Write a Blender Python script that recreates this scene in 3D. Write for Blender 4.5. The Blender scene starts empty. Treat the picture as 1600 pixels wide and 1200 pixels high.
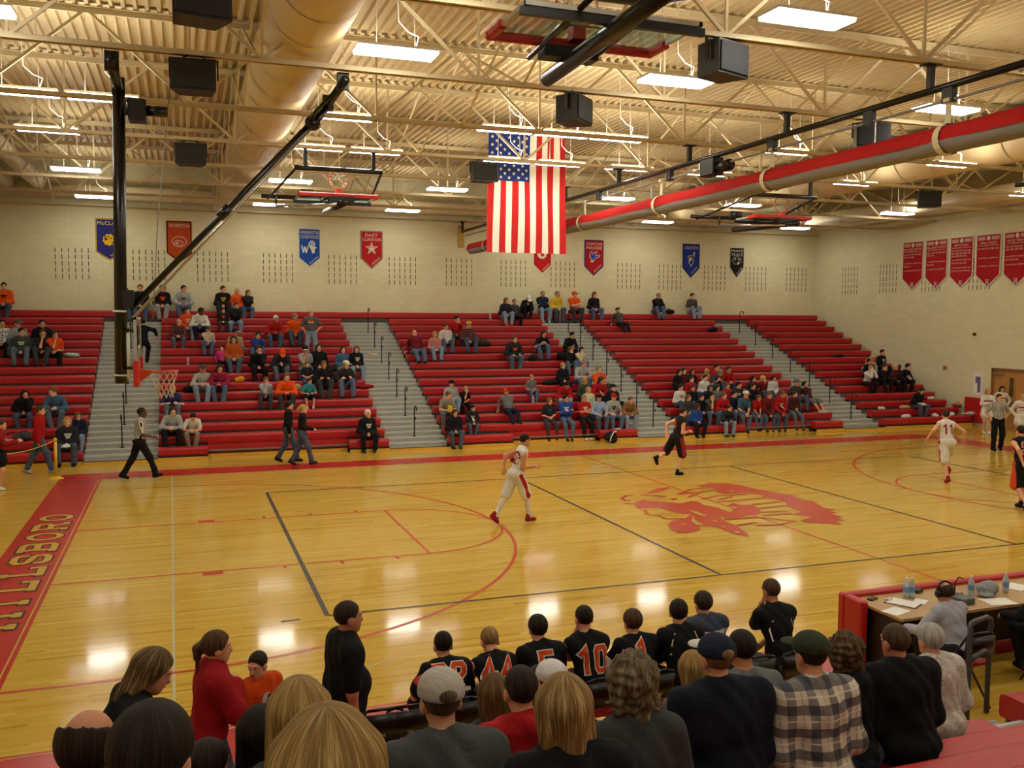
import bpy, bmesh, math, random
import numpy as np
from mathutils import Vector, Matrix
from mathutils.bvhtree import BVHTree
random.seed(7); RNG = np.random.default_rng(7)
SC = bpy.context.scene; COL = SC.collection
FT = 0.3048
# ------------------------------------------------------------------ camera, world, exposure
CAM = np.array([1.8794, -9.1569, 3.9923]); YAW, PITCH, ROLL, FPX = .3453, -.0718, .0051, 1440.37
FW = np.array([math.sin(YAW)*math.cos(PITCH), math.cos(YAW)*math.cos(PITCH), math.sin(PITCH)])
_r = np.array([math.cos(YAW), -math.sin(YAW), 0.]); _u = np.cross(_r, FW)
RT = _r*math.cos(ROLL)+_u*math.sin(ROLL); UP = -_r*math.sin(ROLL)+_u*math.cos(ROLL)
cam = bpy.data.objects.new('camera', bpy.data.cameras.new('camera')); COL.objects.link(cam); SC.camera = cam
cam.data.sensor_width = 36; cam.data.lens = FPX/1600*36; cam.data.clip_start = .05; cam.data.clip_end = 200
cam.matrix_world = Matrix(((RT[0], UP[0], -FW[0], CAM[0]), (RT[1], UP[1], -FW[1], CAM[1]), (RT[2], UP[2], -FW[2], CAM[2]), (0, 0, 0, 1)))
def ray(px, py): return FW+RT*(px-800)/FPX+UP*(600-py)/FPX
def hit(px, py, ax, v):
    d = ray(px, py); return CAM+d*(v-CAM[ax])/d[ax]
def pix(P):
    d = np.asarray(P, float)-CAM; z = d@FW; return 800+FPX*(d@RT)/z, 600-FPX*(d@UP)/z
W = bpy.data.worlds.new('world'); SC.world = W; W.use_nodes = True
W.node_tree.nodes['Background'].inputs[0].default_value = (.9, .85, .75, 1); W.node_tree.nodes['Background'].inputs[1].default_value = .03
SC.view_settings.view_transform = 'Standard'; SC.view_settings.look = 'None'; SC.view_settings.gamma = 1
SC.cycles.max_bounces = 6; SC.cycles.diffuse_bounces = 3; SC.cycles.glossy_bounces = 3; SC.cycles.caustics_reflective = False; SC.cycles.caustics_refractive = False
SC.view_settings.use_curve_mapping = False; SC.view_settings.exposure = 0.0
LAMP = 27.5          # radiance of a ceiling light's lens
LAMP_TINT = (1, .965, .86)
# ------------------------------------------------------------------ helpers
def lin(h):
    h = h.lstrip('#'); c = [int(h[i:i+2], 16)/255 for i in (0, 2, 4)]
    return tuple(x/12.92 if x < .04045 else ((x+.055)/1.055)**2.4 for x in c)+(1,)
MATS = {}
def nd(nt, t, **k):
    n = nt.nodes.new(t)
    for a, v in k.items():
        if a.startswith('i_'): n.inputs[int(a[2:]) if a[2:].isdigit() else a[2:].replace('_', ' ')].default_value = v
        else: setattr(n, a, v)
    return n
def base_mat(name, col, rough=.6, metal=0, spec=.5):
    m = bpy.data.materials.new(name); m.use_nodes = True
    b = m.node_tree.nodes['Principled BSDF']; b.inputs['Base Color'].default_value = lin(col) if isinstance(col, str) else col
    b.inputs['Roughness'].default_value = rough; b.inputs['Metallic'].default_value = metal; b.inputs['Specular IOR Level'].default_value = spec
    return m, m.node_tree, b
def paint(col, rough=.5, var=.06, scale=3., metal=0, bump=0., spec=.5):
    """plain surface with slight tonal mottling and optional relief"""
    k = ('p', col, rough, var, scale, metal, bump, spec)
    if k in MATS: return MATS[k]
    m, nt, b = base_mat('surface_'+col.strip('#'), col, rough, metal, spec); L = nt.links.new
    tc = nd(nt, 'ShaderNodeTexCoord'); n = nd(nt, 'ShaderNodeTexNoise', i_Scale=scale, i_Detail=3.); L(tc.outputs['Object'], n.inputs['Vector'])
    if var:
        c = lin(col); mx = nd(nt, 'ShaderNodeMix', data_type='RGBA')
        mx.inputs['A'].default_value = tuple(x*(1-var*1.6) for x in c[:3])+(1,); mx.inputs['B'].default_value = tuple(min(1, x*(1+var*1.6)) for x in c[:3])+(1,)
        L(n.outputs['Fac'], mx.inputs['Factor']); L(mx.outputs['Result'], b.inputs['Base Color'])
    if bump:
        bp = nd(nt, 'ShaderNodeBump', i_Strength=bump, i_Distance=.02); L(n.outputs['Fac'], bp.inputs['Height']); L(bp.outputs[0], b.inputs['Normal'])
    MATS[k] = m; return m
def cloth(col, kind='plain', col2=None, sc=1.):
    k = ('c', col, kind, col2, sc)
    if k in MATS: return MATS[k]
    m, nt, b = base_mat('cloth_'+kind+'_'+col.strip('#'), col, .88, 0, .2); L = nt.links.new
    tc = nd(nt, 'ShaderNodeTexCoord'); o = tc.outputs['Object']
    n = nd(nt, 'ShaderNodeTexNoise', i_Scale=7., i_Detail=4., i_Distortion=1.2); L(o, n.inputs['Vector'])
    fine = nd(nt, 'ShaderNodeTexNoise', i_Scale=260., i_Detail=1.); L(o, fine.inputs['Vector'])
    c = lin(col); mx = nd(nt, 'ShaderNodeMix', data_type='RGBA')
    mx.inputs['A'].default_value = tuple(x*.86 for x in c[:3])+(1,); mx.inputs['B'].default_value = tuple(min(1, x*1.12) for x in c[:3])+(1,)
    L(fine.outputs['Fac'], mx.inputs['Factor']); out = mx.outputs['Result']
    sp = nd(nt, 'ShaderNodeSeparateXYZ'); L(o, sp.inputs[0])
    def band(ax, per, duty, off=0.):
        a = nd(nt, 'ShaderNodeMath', operation='MULTIPLY_ADD', i_1=1/per, i_2=off); L(sp.outputs[ax], a.inputs[0])
        f = nd(nt, 'ShaderNodeMath', operation='FRACT'); L(a.outputs[0], f.inputs[0])
        g = nd(nt, 'ShaderNodeMath', operation='LESS_THAN', i_1=duty); L(f.outputs[0], g.inputs[0]); return g.outputs[0]
    def over(fac, colr, amt=1.):
        nonlocal out
        q = nd(nt, 'ShaderNodeMix', data_type='RGBA'); q.inputs['B'].default_value = lin(colr)
        if amt < 1:
            w = nd(nt, 'ShaderNodeMath', operation='MULTIPLY', i_1=amt); L(fac, w.inputs[0]); fac = w.outputs[0]
        L(fac, q.inputs['Factor']); L(out, q.inputs['A']); out = q.outputs['Result']
    if kind == 'plaid':
        p = .105*sc; over(band(0, p, .42), col2, .62); over(band(2, p, .42), col2, .72); over(band(0, p, .07, .3), '#8f6a6a', .4); over(band(2, p, .08, .3), '#efe9da', .6)
    elif kind == 'stripe': over(band(0, .052*sc, .5), col2)
    elif kind == 'bands':
        f = nd(nt, 'ShaderNodeMath', operation='COMPARE', i_1=.40, i_2=.028); L(sp.outputs[2], f.inputs[0]); over(f.outputs[0], col2)
    elif kind == 'spots':
        v = nd(nt, 'ShaderNodeTexVoronoi', i_Scale=14./sc); L(o, v.inputs['Vector']); f = nd(nt, 'ShaderNodeMath', operation='LESS_THAN', i_1=.33); L(v.outputs['Distance'], f.inputs[0]); over(f.outputs[0], col2)
    elif kind == 'lace':
        v = nd(nt, 'ShaderNodeTexNoise', i_Scale=26., i_Detail=5., i_Distortion=2.); L(o, v.inputs['Vector']); f = nd(nt, 'ShaderNodeMath', operation='GREATER_THAN', i_1=.53); L(v.outputs['Fac'], f.inputs[0]); over(f.outputs[0], col2, .7)
    elif kind == 'denim': over(n.outputs['Fac'], col2 or '#8fa3b8', .35)
    elif kind == 'hem':   # shorts with a coloured side stripe
        f = nd(nt, 'ShaderNodeMath', operation='ABSOLUTE'); L(sp.outputs[0], f.inputs[0]); g = nd(nt, 'ShaderNodeMath', operation='GREATER_THAN', i_1=.2); L(f.outputs[0], g.inputs[0]); over(g.outputs[0], col2)
    L(out, b.inputs['Base Color'])
    bp = nd(nt, 'ShaderNodeBump', i_Strength=.55, i_Distance=.03); L(n.outputs['Fac'], bp.inputs['Height']); L(bp.outputs[0], b.inputs['Normal'])
    MATS[k] = m; return m
def hairmat(col, col2=None):
    k = ('h', col, col2)
    if k in MATS: return MATS[k]
    m, nt, b = base_mat('hair_'+col.strip('#'), col, .6, 0, .18); L = nt.links.new
    tc = nd(nt, 'ShaderNodeTexCoord'); sx = nd(nt, 'ShaderNodeSeparateXYZ'); L(tc.outputs['Object'], sx.inputs[0]); ng = nd(nt, 'ShaderNodeMath', operation='MULTIPLY_ADD', i_1=-1., i_2=-.02); L(sx.outputs[1], ng.inputs[0])
    at = nd(nt, 'ShaderNodeMath', operation='ARCTAN2'); L(sx.outputs[0], at.inputs[0]); L(ng.outputs[0], at.inputs[1]); sc = nd(nt, 'ShaderNodeMath', operation='MULTIPLY', i_1=11.); L(at.outputs[0], sc.inputs[0]); z5 = nd(nt, 'ShaderNodeMath', operation='MULTIPLY', i_1=7.); L(sx.outputs[2], z5.inputs[0]); y5 = nd(nt, 'ShaderNodeMath', operation='MULTIPLY', i_1=7.); L(sx.outputs[1], y5.inputs[0])
    cb = nd(nt, 'ShaderNodeCombineXYZ'); L(sc.outputs[0], cb.inputs[0]); L(y5.outputs[0], cb.inputs[1]); L(z5.outputs[0], cb.inputs[2])
    n = nd(nt, 'ShaderNodeTexNoise', i_Scale=1., i_Detail=4., i_Roughness=.65); L(cb.outputs[0], n.inputs['Vector'])
    r = nd(nt, 'ShaderNodeValToRGB'); r.color_ramp.elements[0].position = .32; r.color_ramp.elements[1].position = .68
    c = lin(col); d = lin(col2) if col2 else tuple(min(1, x*1.7+.01) for x in c[:3])+(1,)
    r.color_ramp.elements[0].color = tuple(x*.55 for x in c[:3])+(1,); r.color_ramp.elements[1].color = d
    e = r.color_ramp.elements.new(.5); e.color = c
    L(n.outputs['Fac'], r.inputs[0]); L(r.outputs[0], b.inputs['Base Color'])
    bp = nd(nt, 'ShaderNodeBump', i_Strength=.8, i_Distance=.006); L(n.outputs['Fac'], bp.inputs['Height']); L(bp.outputs[0], b.inputs['Normal'])
    MATS[k] = m; return m
def skinmat(col):
    k = ('s', col)
    if k in MATS: return MATS[k]
    m, nt, b = base_mat('skin_'+col.strip('#'), col, .55, 0, .35); L = nt.links.new
    tc = nd(nt, 'ShaderNodeTexCoord'); n = nd(nt, 'ShaderNodeTexNoise', i_Scale=16., i_Detail=3.); L(tc.outputs['Object'], n.inputs['Vector'])
    c = lin(col); mx = nd(nt, 'ShaderNodeMix', data_type='RGBA'); mx.inputs['A'].default_value = (c[0]*1.03, c[1]*.92, c[2]*.9, 1); mx.inputs['B'].default_value = (c[0], c[1]*1.06, c[2]*1.06, 1)
    L(n.outputs['Fac'], mx.inputs['Factor']); L(mx.outputs['Result'], b.inputs['Base Color']); b.inputs['Subsurface Weight'].default_value = .0
    MATS[k] = m; return m
def emit(col, s):
    k = ('e', col, s)
    if k in MATS: return MATS[k]
    m = bpy.data.materials.new('lit_lens'); m.use_nodes = True; nt = m.node_tree; nt.nodes.remove(nt.nodes['Principled BSDF'])
    e = nt.nodes.new('ShaderNodeEmission'); e.inputs[0].default_value = col+(1,); e.inputs[1].default_value = s; nt.links.new(e.outputs[0], nt.nodes['Material Output'].inputs[0])
    MATS[k] = m; return m
def glass(col, alpha_rough=.02):
    k = ('g', col)
    if k in MATS: return MATS[k]
    m = bpy.data.materials.new('clear_'+col.strip('#')); m.use_nodes = True; nt = m.node_tree; L = nt.links.new
    nt.nodes.remove(nt.nodes['Principled BSDF'])
    t = nd(nt, 'ShaderNodeBsdfTransparent'); t.inputs[0].default_value = lin(col); g = nd(nt, 'ShaderNodeBsdfGlossy'); g.inputs['Roughness'].default_value = alpha_rough
    lw = nd(nt, 'ShaderNodeLayerWeight', i_Blend=.25); fr = nd(nt, 'ShaderNodeMath', operation='MULTIPLY_ADD', i_1=.5, i_2=.03); L(lw.outputs['Facing'], fr.inputs[0]); mx = nd(nt, 'ShaderNodeMixShader'); L(fr.outputs[0], mx.inputs[0]); L(t.outputs[0], mx.inputs[1]); L(g.outputs[0], mx.inputs[2])
    L(mx.outputs[0], nt.nodes['Material Output'].inputs[0]); MATS[k] = m; return m
class MB:
    """collects shapes and links them as one mesh object"""
    def __init__(s): s.v = []; s.f = []; s.m = []; s.mi = 0
    def add(s, vs, fs):
        o = len(s.v); s.v += [tuple(map(float, p)) for p in vs]; s.f += [tuple(i+o for i in f) for f in fs]; s.m += [s.mi]*len(fs); return s
    def box(s, lo, hi, M=None):
        x0, y0, z0 = lo; x1, y1, z1 = hi
        vs = [(x, y, z) for z in (z0, z1) for x, y in ((x0, y0), (x1, y0), (x1, y1), (x0, y1))]
        if M is not None: vs = [tuple(M @ Vector(v)) for v in vs]
        return s.add(vs, [(3, 2, 1, 0), (4, 5, 6, 7), (0, 1, 5, 4), (1, 2, 6, 5), (2, 3, 7, 6), (3, 0, 4, 7)])
    def rbox(s, lo, hi, r, M=None):
        """box with chamfered edges"""
        lo = np.array(lo, float); hi = np.array(hi, float); r = min(r, .49*min(hi-lo)); vs = []; idx = {}
        for sx in (0, 1):
            for sy in (0, 1):
                for sz in (0, 1):
                    c = [(lo, hi)[q][a] for a, q in enumerate((sx, sy, sz))]; d = [1-2*q for q in (sx, sy, sz)]
                    for a in range(3):
                        p = [c[i]+(0 if i == a else r*d[i]) for i in range(3)]; idx[(sx, sy, sz, a)] = len(vs); vs.append(p)
        fs = []
        for a in range(3):
            b, c = (a+1) % 3, (a+2) % 3
            for q in (0, 1):
                ring = []
                for u, v in ((0, 0), (1, 0), (1, 1), (0, 1)):
                    k = [0, 0, 0]; k[a] = q; k[b] = u; k[c] = v; ring.append(idx[tuple(k)+(a,)])
                fs.append(ring if q else ring[::-1])
            for u in (0, 1):
                for v in (0, 1):
                    k0 = [0, 0, 0]; k1 = [0, 0, 0]; k0[a] = 0; k1[a] = 1
                    for k in (k0, k1): k[b] = u; k[c] = v
                    e = [idx[tuple(k0)+(b,)], idx[tuple(k1)+(b,)], idx[tuple(k1)+(c,)], idx[tuple(k0)+(c,)]]
                    fs.append(e if (u+v) % 2 else e[::-1])
        for sx in (0, 1):
            for sy in (0, 1):
                for sz in (0, 1):
                    t = [idx[(sx, sy, sz, a)] for a in range(3)]; fs.append(t if (sx+sy+sz) % 2 else t[::-1])
        if M is not None: vs = [tuple(M @ Vector(v)) for v in vs]
        return s.add(vs, fs)
    def tube(s, path, r, n=8, caps=True, closed=False):
        P = [np.array(p, float) for p in path]; k = len(P); R = r if hasattr(r, '__len__') else [r]*k; vs = []; fs = []; u = None
        for i in range(k):
            a = P[(i-1) % k] if (i or closed) else P[i]; b = P[(i+1) % k] if (i < k-1 or closed) else P[i]
            t = b-a; t = t/(np.linalg.norm(t)+1e-12)
            if u is None: u = np.cross(t, (0, 0, 1.)) if abs(t[2]) < .9 else np.cross(t, (1., 0, 0))
            u = u-t*(u@t); u = u/(np.linalg.norm(u)+1e-12); w = np.cross(t, u)
            for j in range(n):
                q = 2*math.pi*(j+.5)/n; vs.append(P[i]+R[i]*(u*math.cos(q)+w*math.sin(q)))
        for i in range(k if closed else k-1):
            for j in range(n): fs.append((i*n+j, i*n+(j+1) % n, ((i+1) % k)*n+(j+1) % n, ((i+1) % k)*n+j))
        if caps and not closed: fs += [tuple(range(n))[::-1], tuple((k-1)*n+j for j in range(n))]
        return s.add(vs, fs)
    def beam(s, p, q, w, h, up=(0, 0, 1)):
        p = Vector(p); q = Vector(q); t = (q-p).normalized(); sd = t.cross(Vector(up)); sd = (sd if sd.length > 1e-5 else t.cross(Vector((1, 0, 0)))).normalized(); u = sd.cross(t)
        vs = [b+sd*(i*w/2)+u*(j*h/2) for b in (p, q) for i, j in ((-1, -1), (1, -1), (1, 1), (-1, 1))]
        return s.add(vs, [(3, 2, 1, 0), (4, 5, 6, 7), (0, 1, 5, 4), (1, 2, 6, 5), (2, 3, 7, 6), (3, 0, 4, 7)])
    def lathe(s, prof, n=20, M=None, ax=2):
        vs = []; k = len(prof)
        for r, z in prof:
            for j in range(n):
                a = 2*math.pi*j/n; p = [r*math.cos(a), r*math.sin(a), z]; p = p if ax == 2 else ([z, p[0], p[1]] if ax == 0 else [p[1], z, p[0]])
                vs.append(tuple(M @ Vector(p)) if M is not None else p)
        fs = [(i*n+j, i*n+(j+1) % n, (i+1)*n+(j+1) % n, (i+1)*n+j) for i in range(k-1) for j in range(n)]
        fs += [tuple(range(n))[::-1], tuple((k-1)*n+j for j in range(n))]
        return s.add(vs, fs)
    def prism(s, poly, d0, d1, fn):
        """poly 2-D outline (may be concave) extruded between d0 and d1; fn(u,v,d) -> point"""
        n = len(poly); vs = [fn(u, v, d0) for u, v in poly]+[fn(u, v, d1) for u, v in poly]
        fs = [tuple(range(n))[::-1], tuple(n+i for i in range(n))]+[(i, (i+1) % n, n+(i+1) % n, n+i) for i in range(n)]
        return s.add(vs, fs)
    def build(s, name, mats, parent=None, smooth=False, fix=False):
        me = bpy.data.meshes.new(name); me.from_pydata(s.v, [], s.f)
        mats = mats if isinstance(mats, (list, tuple)) else [mats]
        for m in mats: me.materials.append(m)
        if len(mats) > 1: me.polygons.foreach_set('material_index', s.m)
        if fix:
            bm = bmesh.new(); bm.from_mesh(me); bmesh.ops.recalc_face_normals(bm, faces=bm.faces[:]); bm.to_mesh(me); bm.free()
        if smooth: me.polygons.foreach_set('use_smooth', [True]*len(me.polygons))
        me.update(); return link(name, me, parent)
def link(name, data, parent=None, M=None):
    o = bpy.data.objects.new(name, data); COL.objects.link(o)
    if parent is not None: o.parent = parent
    if M is not None: o.matrix_local = M
    return o
def tag(o, label=None, cat=None, group=None, kind=None):
    if label: o['label'] = label
    if cat: o['category'] = cat
    if group: o['group'] = group
    if kind: o['kind'] = kind
    return o
def thing(name, label, cat, loc=(0, 0, 0), rz=0., group=None):
    o = link(name, None); o.location = loc; o.rotation_euler = (0, 0, rz); o.empty_display_size = .1; return tag(o, label, cat, group)
def recol(o, *mats):
    for s, m in zip(o.material_slots, mats): s.link = 'OBJECT'; s.material = m
    return o
def dup(root, loc=None, rz=None, label=None, group=None):
    r = root.copy(); COL.objects.link(r)
    if loc is not None: r.location = loc
    if rz is not None: r.rotation_euler = (0, 0, rz)
    if label: r['label'] = label
    if group: r['group'] = group
    for ch in list(root.children):
        c = ch.copy(); COL.objects.link(c); c.parent = r
        for g in list(ch.children):
            d = g.copy(); COL.objects.link(d); d.parent = c
    return r
RAWT = {}
def raw_text(txt):
    if txt in RAWT: return RAWT[txt]
    cu = bpy.data.curves.new('lettering', 'FONT'); cu.body = txt; cu.size = 1; cu.align_x = 'CENTER'; cu.fill_mode = 'FRONT'; cu.resolution_u = 2
    ob = bpy.data.objects.new('lettering', cu); COL.objects.link(ob); dg = bpy.context.evaluated_depsgraph_get(); me = bpy.data.meshes.new_from_object(ob.evaluated_get(dg))
    v = np.array([p.co[:2] for p in me.vertices]); f = [tuple(p.vertices) for p in me.polygons]
    bpy.data.objects.remove(ob); bpy.data.curves.remove(cu); bpy.data.meshes.remove(me); RAWT[txt] = (v, f); return RAWT[txt]
for _t in 'McCLAIN/TIGERS/WILMINGTON/HURRICANE/WASHINGTON/COURTHOUSE/BLUE LIONS/EAST/CLINTON/ASTROS/HILLSBORO/INDIANS/MASSIE/FALCONS/CHILLICOTHE/CAVALIERS/MIAMI/TRACE/PANTHERS/BOYS CROSS COUNTRY/GIRLS CROSS COUNTRY/BOYS GOLF/GIRLS GOLF/BOYS TENNIS/CONFERENCE CHAMPS/DISTRICT CHAMPS/REGIONAL CHAMPS'.split('/'): raw_text(_t)
for _i, (_n, _a, _b) in enumerate((([5, 3], 2, 0), ([5, 2], 2, 0), ([5, 5, 4], 4, 5), ([5], 0, 0), ([5, 4], 3, 0))):
    for _l in (_n, [_a], [_b]):
        for _r, _q in enumerate(_l):
            if _q: raw_text(' '.join(str(1968+7*_r+3*k+_i) for k in range(_q)))
def text_mesh(txt, size, width=None):
    """flat lettering as (verts2d, faces), centred, cap height = size"""
    v, f = raw_text(txt); lo, hi = v.min(0), v.max(0); v = v-(lo+hi)/2; sy = size/.72; sx = sy if width is None else width/(hi[0]-lo[0]); return v*np.array([sx, sy]), f
# ------------------------------------------------------------------ the setting
XL, XR, YN, YF, ZC = -5.4, 30.4, -12.4, 27.5, 9.52
Y0, RD, Z0, RH = 17.772, .6113, .362, .2544        # far stand: first row front, row depth, first seat height, rise
NY0 = -2.53                                        # near stand: first row front
def struct(name, mb, mats, parent=None, **k):
    o = mb.build(name, mats, parent, **k)
    if parent is None: o['kind'] = 'structure'
    return o
def wood_floor():
    m, nt, b = base_mat('varnished_maple', '#d2a83a', .085, 0, .5); L = nt.links.new
    tc = nd(nt, 'ShaderNodeTexCoord'); sp = nd(nt, 'ShaderNodeSeparateXYZ'); L(tc.outputs['Object'], sp.inputs[0])
    v = nd(nt, 'ShaderNodeMath', operation='DIVIDE', i_1=.057); L(sp.outputs[1], v.inputs[0])
    fl = nd(nt, 'ShaderNodeMath', operation='FLOOR'); L(v.outputs[0], fl.inputs[0])
    w1 = nd(nt, 'ShaderNodeTexWhiteNoise', noise_dimensions='1D'); L(fl.outputs[0], w1.inputs['W'])
    u = nd(nt, 'ShaderNodeMath', operation='MULTIPLY_ADD', i_1=.9); L(sp.outputs[0], u.inputs[0])
    s7 = nd(nt, 'ShaderNodeMath', operation='MULTIPLY', i_1=7.); L(w1.outputs['Value'], s7.inputs[0]); L(s7.outputs[0], u.inputs[2])
    fu = nd(nt, 'ShaderNodeMath', operation='FLOOR'); L(u.outputs[0], fu.inputs[0])
    cb = nd(nt, 'ShaderNodeCombineXYZ'); L(fl.outputs[0], cb.inputs[0]); L(fu.outputs[0], cb.inputs[1])
    w2 = nd(nt, 'ShaderNodeTexWhiteNoise', noise_dimensions='2D'); L(cb.outputs[0], w2.inputs['Vector'])
    r = nd(nt, 'ShaderNodeValToRGB'); e = r.color_ramp.elements; e[0].color = lin('#c29633'); e[1].color = lin('#e0bd58'); e.new(.12).color = lin('#d2aa42'); e.new(.8).color = lin('#d9b24a')
    L(w2.outputs['Value'], r.inputs[0])
    mp = nd(nt, 'ShaderNodeMapping'); mp.inputs['Scale'].default_value = (1.2, 40, 1); L(tc.outputs['Object'], mp.inputs[0])
    g = nd(nt, 'ShaderNodeTexNoise', i_Scale=1., i_Detail=4.); L(mp.outputs[0], g.inputs['Vector'])
    mx = nd(nt, 'ShaderNodeMix', data_type='RGBA', blend_type='MULTIPLY'); mx.inputs['Factor'].default_value = .22; L(r.outputs[0], mx.inputs['A']); L(g.outputs['Color'], mx.inputs['B']); L(mx.outputs['Result'], b.inputs['Base Color'])
    fr = nd(nt, 'ShaderNodeMath', operation='FRACT'); L(v.outputs[0], fr.inputs[0]); pp = nd(nt, 'ShaderNodeMath', operation='PINGPONG', i_1=.5); L(fr.outputs[0], pp.inputs[0])
    cl = nd(nt, 'ShaderNodeMapRange'); cl.inputs['From Max'].default_value = .12; L(pp.outputs[0], cl.inputs['Value'])
    ad = nd(nt, 'ShaderNodeMath', operation='MULTIPLY_ADD', i_1=.35); L(g.outputs['Fac'], ad.inputs[0]); L(cl.outputs[0], ad.inputs[2])
    bp = nd(nt, 'ShaderNodeBump', i_Strength=.09, i_Distance=.004); L(ad.outputs[0], bp.inputs['Height']); L(bp.outputs[0], b.inputs['Normal'])
    return m
def block_wall(col):
    m, nt, b = base_mat('painted_block', col, .75, 0, .3); L = nt.links.new
    tc = nd(nt, 'ShaderNodeTexCoord'); sp = nd(nt, 'ShaderNodeSeparateXYZ'); L(tc.outputs['Object'], sp.inputs[0])
    ad = nd(nt, 'ShaderNodeMath', operation='ADD'); L(sp.outputs[0], ad.inputs[0]); L(sp.outputs[1], ad.inputs[1])
    cb = nd(nt, 'ShaderNodeCombineXYZ'); L(ad.outputs[0], cb.inputs[0]); L(sp.outputs[2], cb.inputs[1])
    br = nd(nt, 'ShaderNodeTexBrick', i_Scale=1.); br.inputs['Brick Width'].default_value = .406; br.inputs['Row Height'].default_value = .203; br.inputs['Mortar Size'].default_value = .008; br.inputs['Mortar Smooth'].default_value = .6
    c = lin(col); br.inputs['Color1'].default_value = tuple(x*.97 for x in c[:3])+(1,); br.inputs['Color2'].default_value = tuple(x*1.03 for x in c[:3])+(1,); br.inputs['Mortar'].default_value = tuple(x*.9 for x in c[:3])+(1,)
    L(cb.outputs[0], br.inputs['Vector']); L(br.outputs['Color'], b.inputs['Base Color'])
    bp = nd(nt, 'ShaderNodeBump', i_Strength=.35, i_Distance=.006, invert=True); L(br.outputs['Fac'], bp.inputs['Height']); L(bp.outputs[0], b.inputs['Normal'])
    return m
CREAM = '#dccfa8'
WALLM = block_wall('#dcd6b0'); STEEL = paint('#d9c8a0', .45, .04); DARK = paint('#121212', .45, .1, 6.); BLACKM = paint('#0b0b0c', .28, .05, 5.); GREY = paint('#8f8f8a', .5)
RED = paint('#a8191c', .42, .07, 4., 0, .05); REDPAD = paint('#b51c1e', .38, .07, 6., 0, .08); CHROME = paint('#b9b9b9', .25, .03, 3., .9)
floor = struct('floor', MB().box((XL-.2, YN-.2, -.2), (XR+.2, YF+.2, 0)), wood_floor())
struct('wall_far', MB().box((XL-.2, YF, 0), (XR+.2, YF+.2, ZC+.6)), WALLM)
struct('wall_right', MB().box((XR, YN, 0), (XR+.2, YF, ZC+.6)), WALLM)
struct('wall_left', MB().box((XL-.2, YN, 0), (XL, YF, ZC+.6)), WALLM)
struct('wall_near', MB().box((XL-.2, YN-.2, 0), (XR+.2, YN, ZC+.6)), WALLM)
mb = MB(); P = .203; x = XL-.1; prof = []
while x < XR+.1:
    prof += [(x, .0), (x+.055, .0), (x+.075, .075), (x+.183, .075)]; x += P
n = len(prof); mb.add([(a, y, ZC+.02+b) for y in (YN, YF) for a, b in prof]+[(XL-.2, YN, ZC+.5), (XR+.2, YN, ZC+.5), (XR+.2, YF, ZC+.5), (XL-.2, YF, ZC+.5)], [(i, i+1, n+i+1, n+i) for i in range(n-1)]+[(2*n, 2*n+1, 2*n+2, 2*n+3)])
struct('ceiling', mb, paint('#d6c193', .6, .05))
# sound-absorbing block panels: rows of narrow slots let into the walls
SLOTM = paint('#4a4436', .8, .05)
def slots(fn, w, z0, z1, nc=6, nr=5):
    """slot group; fn(u,d,z): u along the wall, d out of the wall"""
    mb = MB(); fm = MB(); hz = (z1-z0)/nr
    for i in range(nc):
        for j in range(nr):
            u = -w/2+w*(i+.5)/nc; a = z0+hz*(j+.14); b = z0+hz*(j+.86)
            vs = [fn(u+k*.014, d, z) for d in (.0015, .006) for k, z in ((-1, a), (1, a), (1, b), (-1, b))]
            mb.add(vs, [(3, 2, 1, 0), (4, 5, 6, 7), (0, 1, 5, 4), (1, 2, 6, 5), (2, 3, 7, 6), (3, 0, 4, 7)])
    return mb
WF = bpy.data.objects['wall_far']; WR = bpy.data.objects['wall_right']
for xc in (-1.72, .85, 3.08, 5.47, 7.95, 10.35, 12.72, 15.1, 17.35, 20.5, 22.55, 24.85, 27.05, 29.3):
    o = slots(lambda u, d, z, xc=xc: (xc+u, YF-d, z), 1.3, 5.26, 6.44).build('acoustic_slots', SLOTM, WF); o['kind'] = 'stuff'
for yc in (25.1, 22.7, 20.3, 17.9):
    o = slots(lambda u, d, z, yc=yc: (XR-d, yc+u, z), 1.15, 5.1, 6.38).build('acoustic_slots', SLOTM, WR); o['kind'] = 'stuff'
# court paint: thin coats on the boards, each a part of the floor
def glosspaint(col): return paint(col, .26, .05, 2.)
CR = glosspaint('#b3201a'); CK = glosspaint('#2a2620'); COR = glosspaint('#bd4420'); CY = glosspaint('#b9b896')
def lineq(name, pts, w, m, z=.0015, closed=False):
    z *= 2.2
    mb = MB(); P = [np.array(p, float) for p in pts]; k = len(P); vs = []
    for i in range(k):
        a = P[(i-1) % k] if (i or closed) else P[i]; b = P[(i+1) % k] if (i < k-1 or closed) else P[i]
        t = (b-a)/np.linalg.norm(b-a); nn = np.array([-t[1], t[0]]); vs += [(*(P[i]+nn*w/2), z), (*(P[i]-nn*w/2), z)]
    mb.add(vs, [(2*i, 2*i+1, 2*((i+1) % k)+1, 2*((i+1) % k)) for i in range(k if closed else k-1)])
    return mb.build(name, m, floor)
LX, LY = 84*FT, 50*FT; MY = LY/2
def flat(name, poly, m, z):
    z *= 2.2
    mb = MB(); mb.add([(a, b, z) for a, b in poly], [tuple(range(len(poly)))]); return mb.build(name, m, floor)
BW = .98
flat('baseline_band', [(-BW, -BW), (0, -BW), (0, LY+.95), (-BW, LY+.95)], CR, .001); flat('baseline_band', [(LX, -BW), (LX+BW, -BW), (LX+BW, LY+.3), (LX+.3, LY+.95), (LX, LY+.95)], CR, .001)
flat('sideline_band', [(0, LY), (LX, LY), (LX, LY+.95), (0, LY+.95)], CR, .001); flat('sideline_band', [(0, -BW), (LX, -BW), (LX, 0), (0, 0)], CR, .001)
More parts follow.
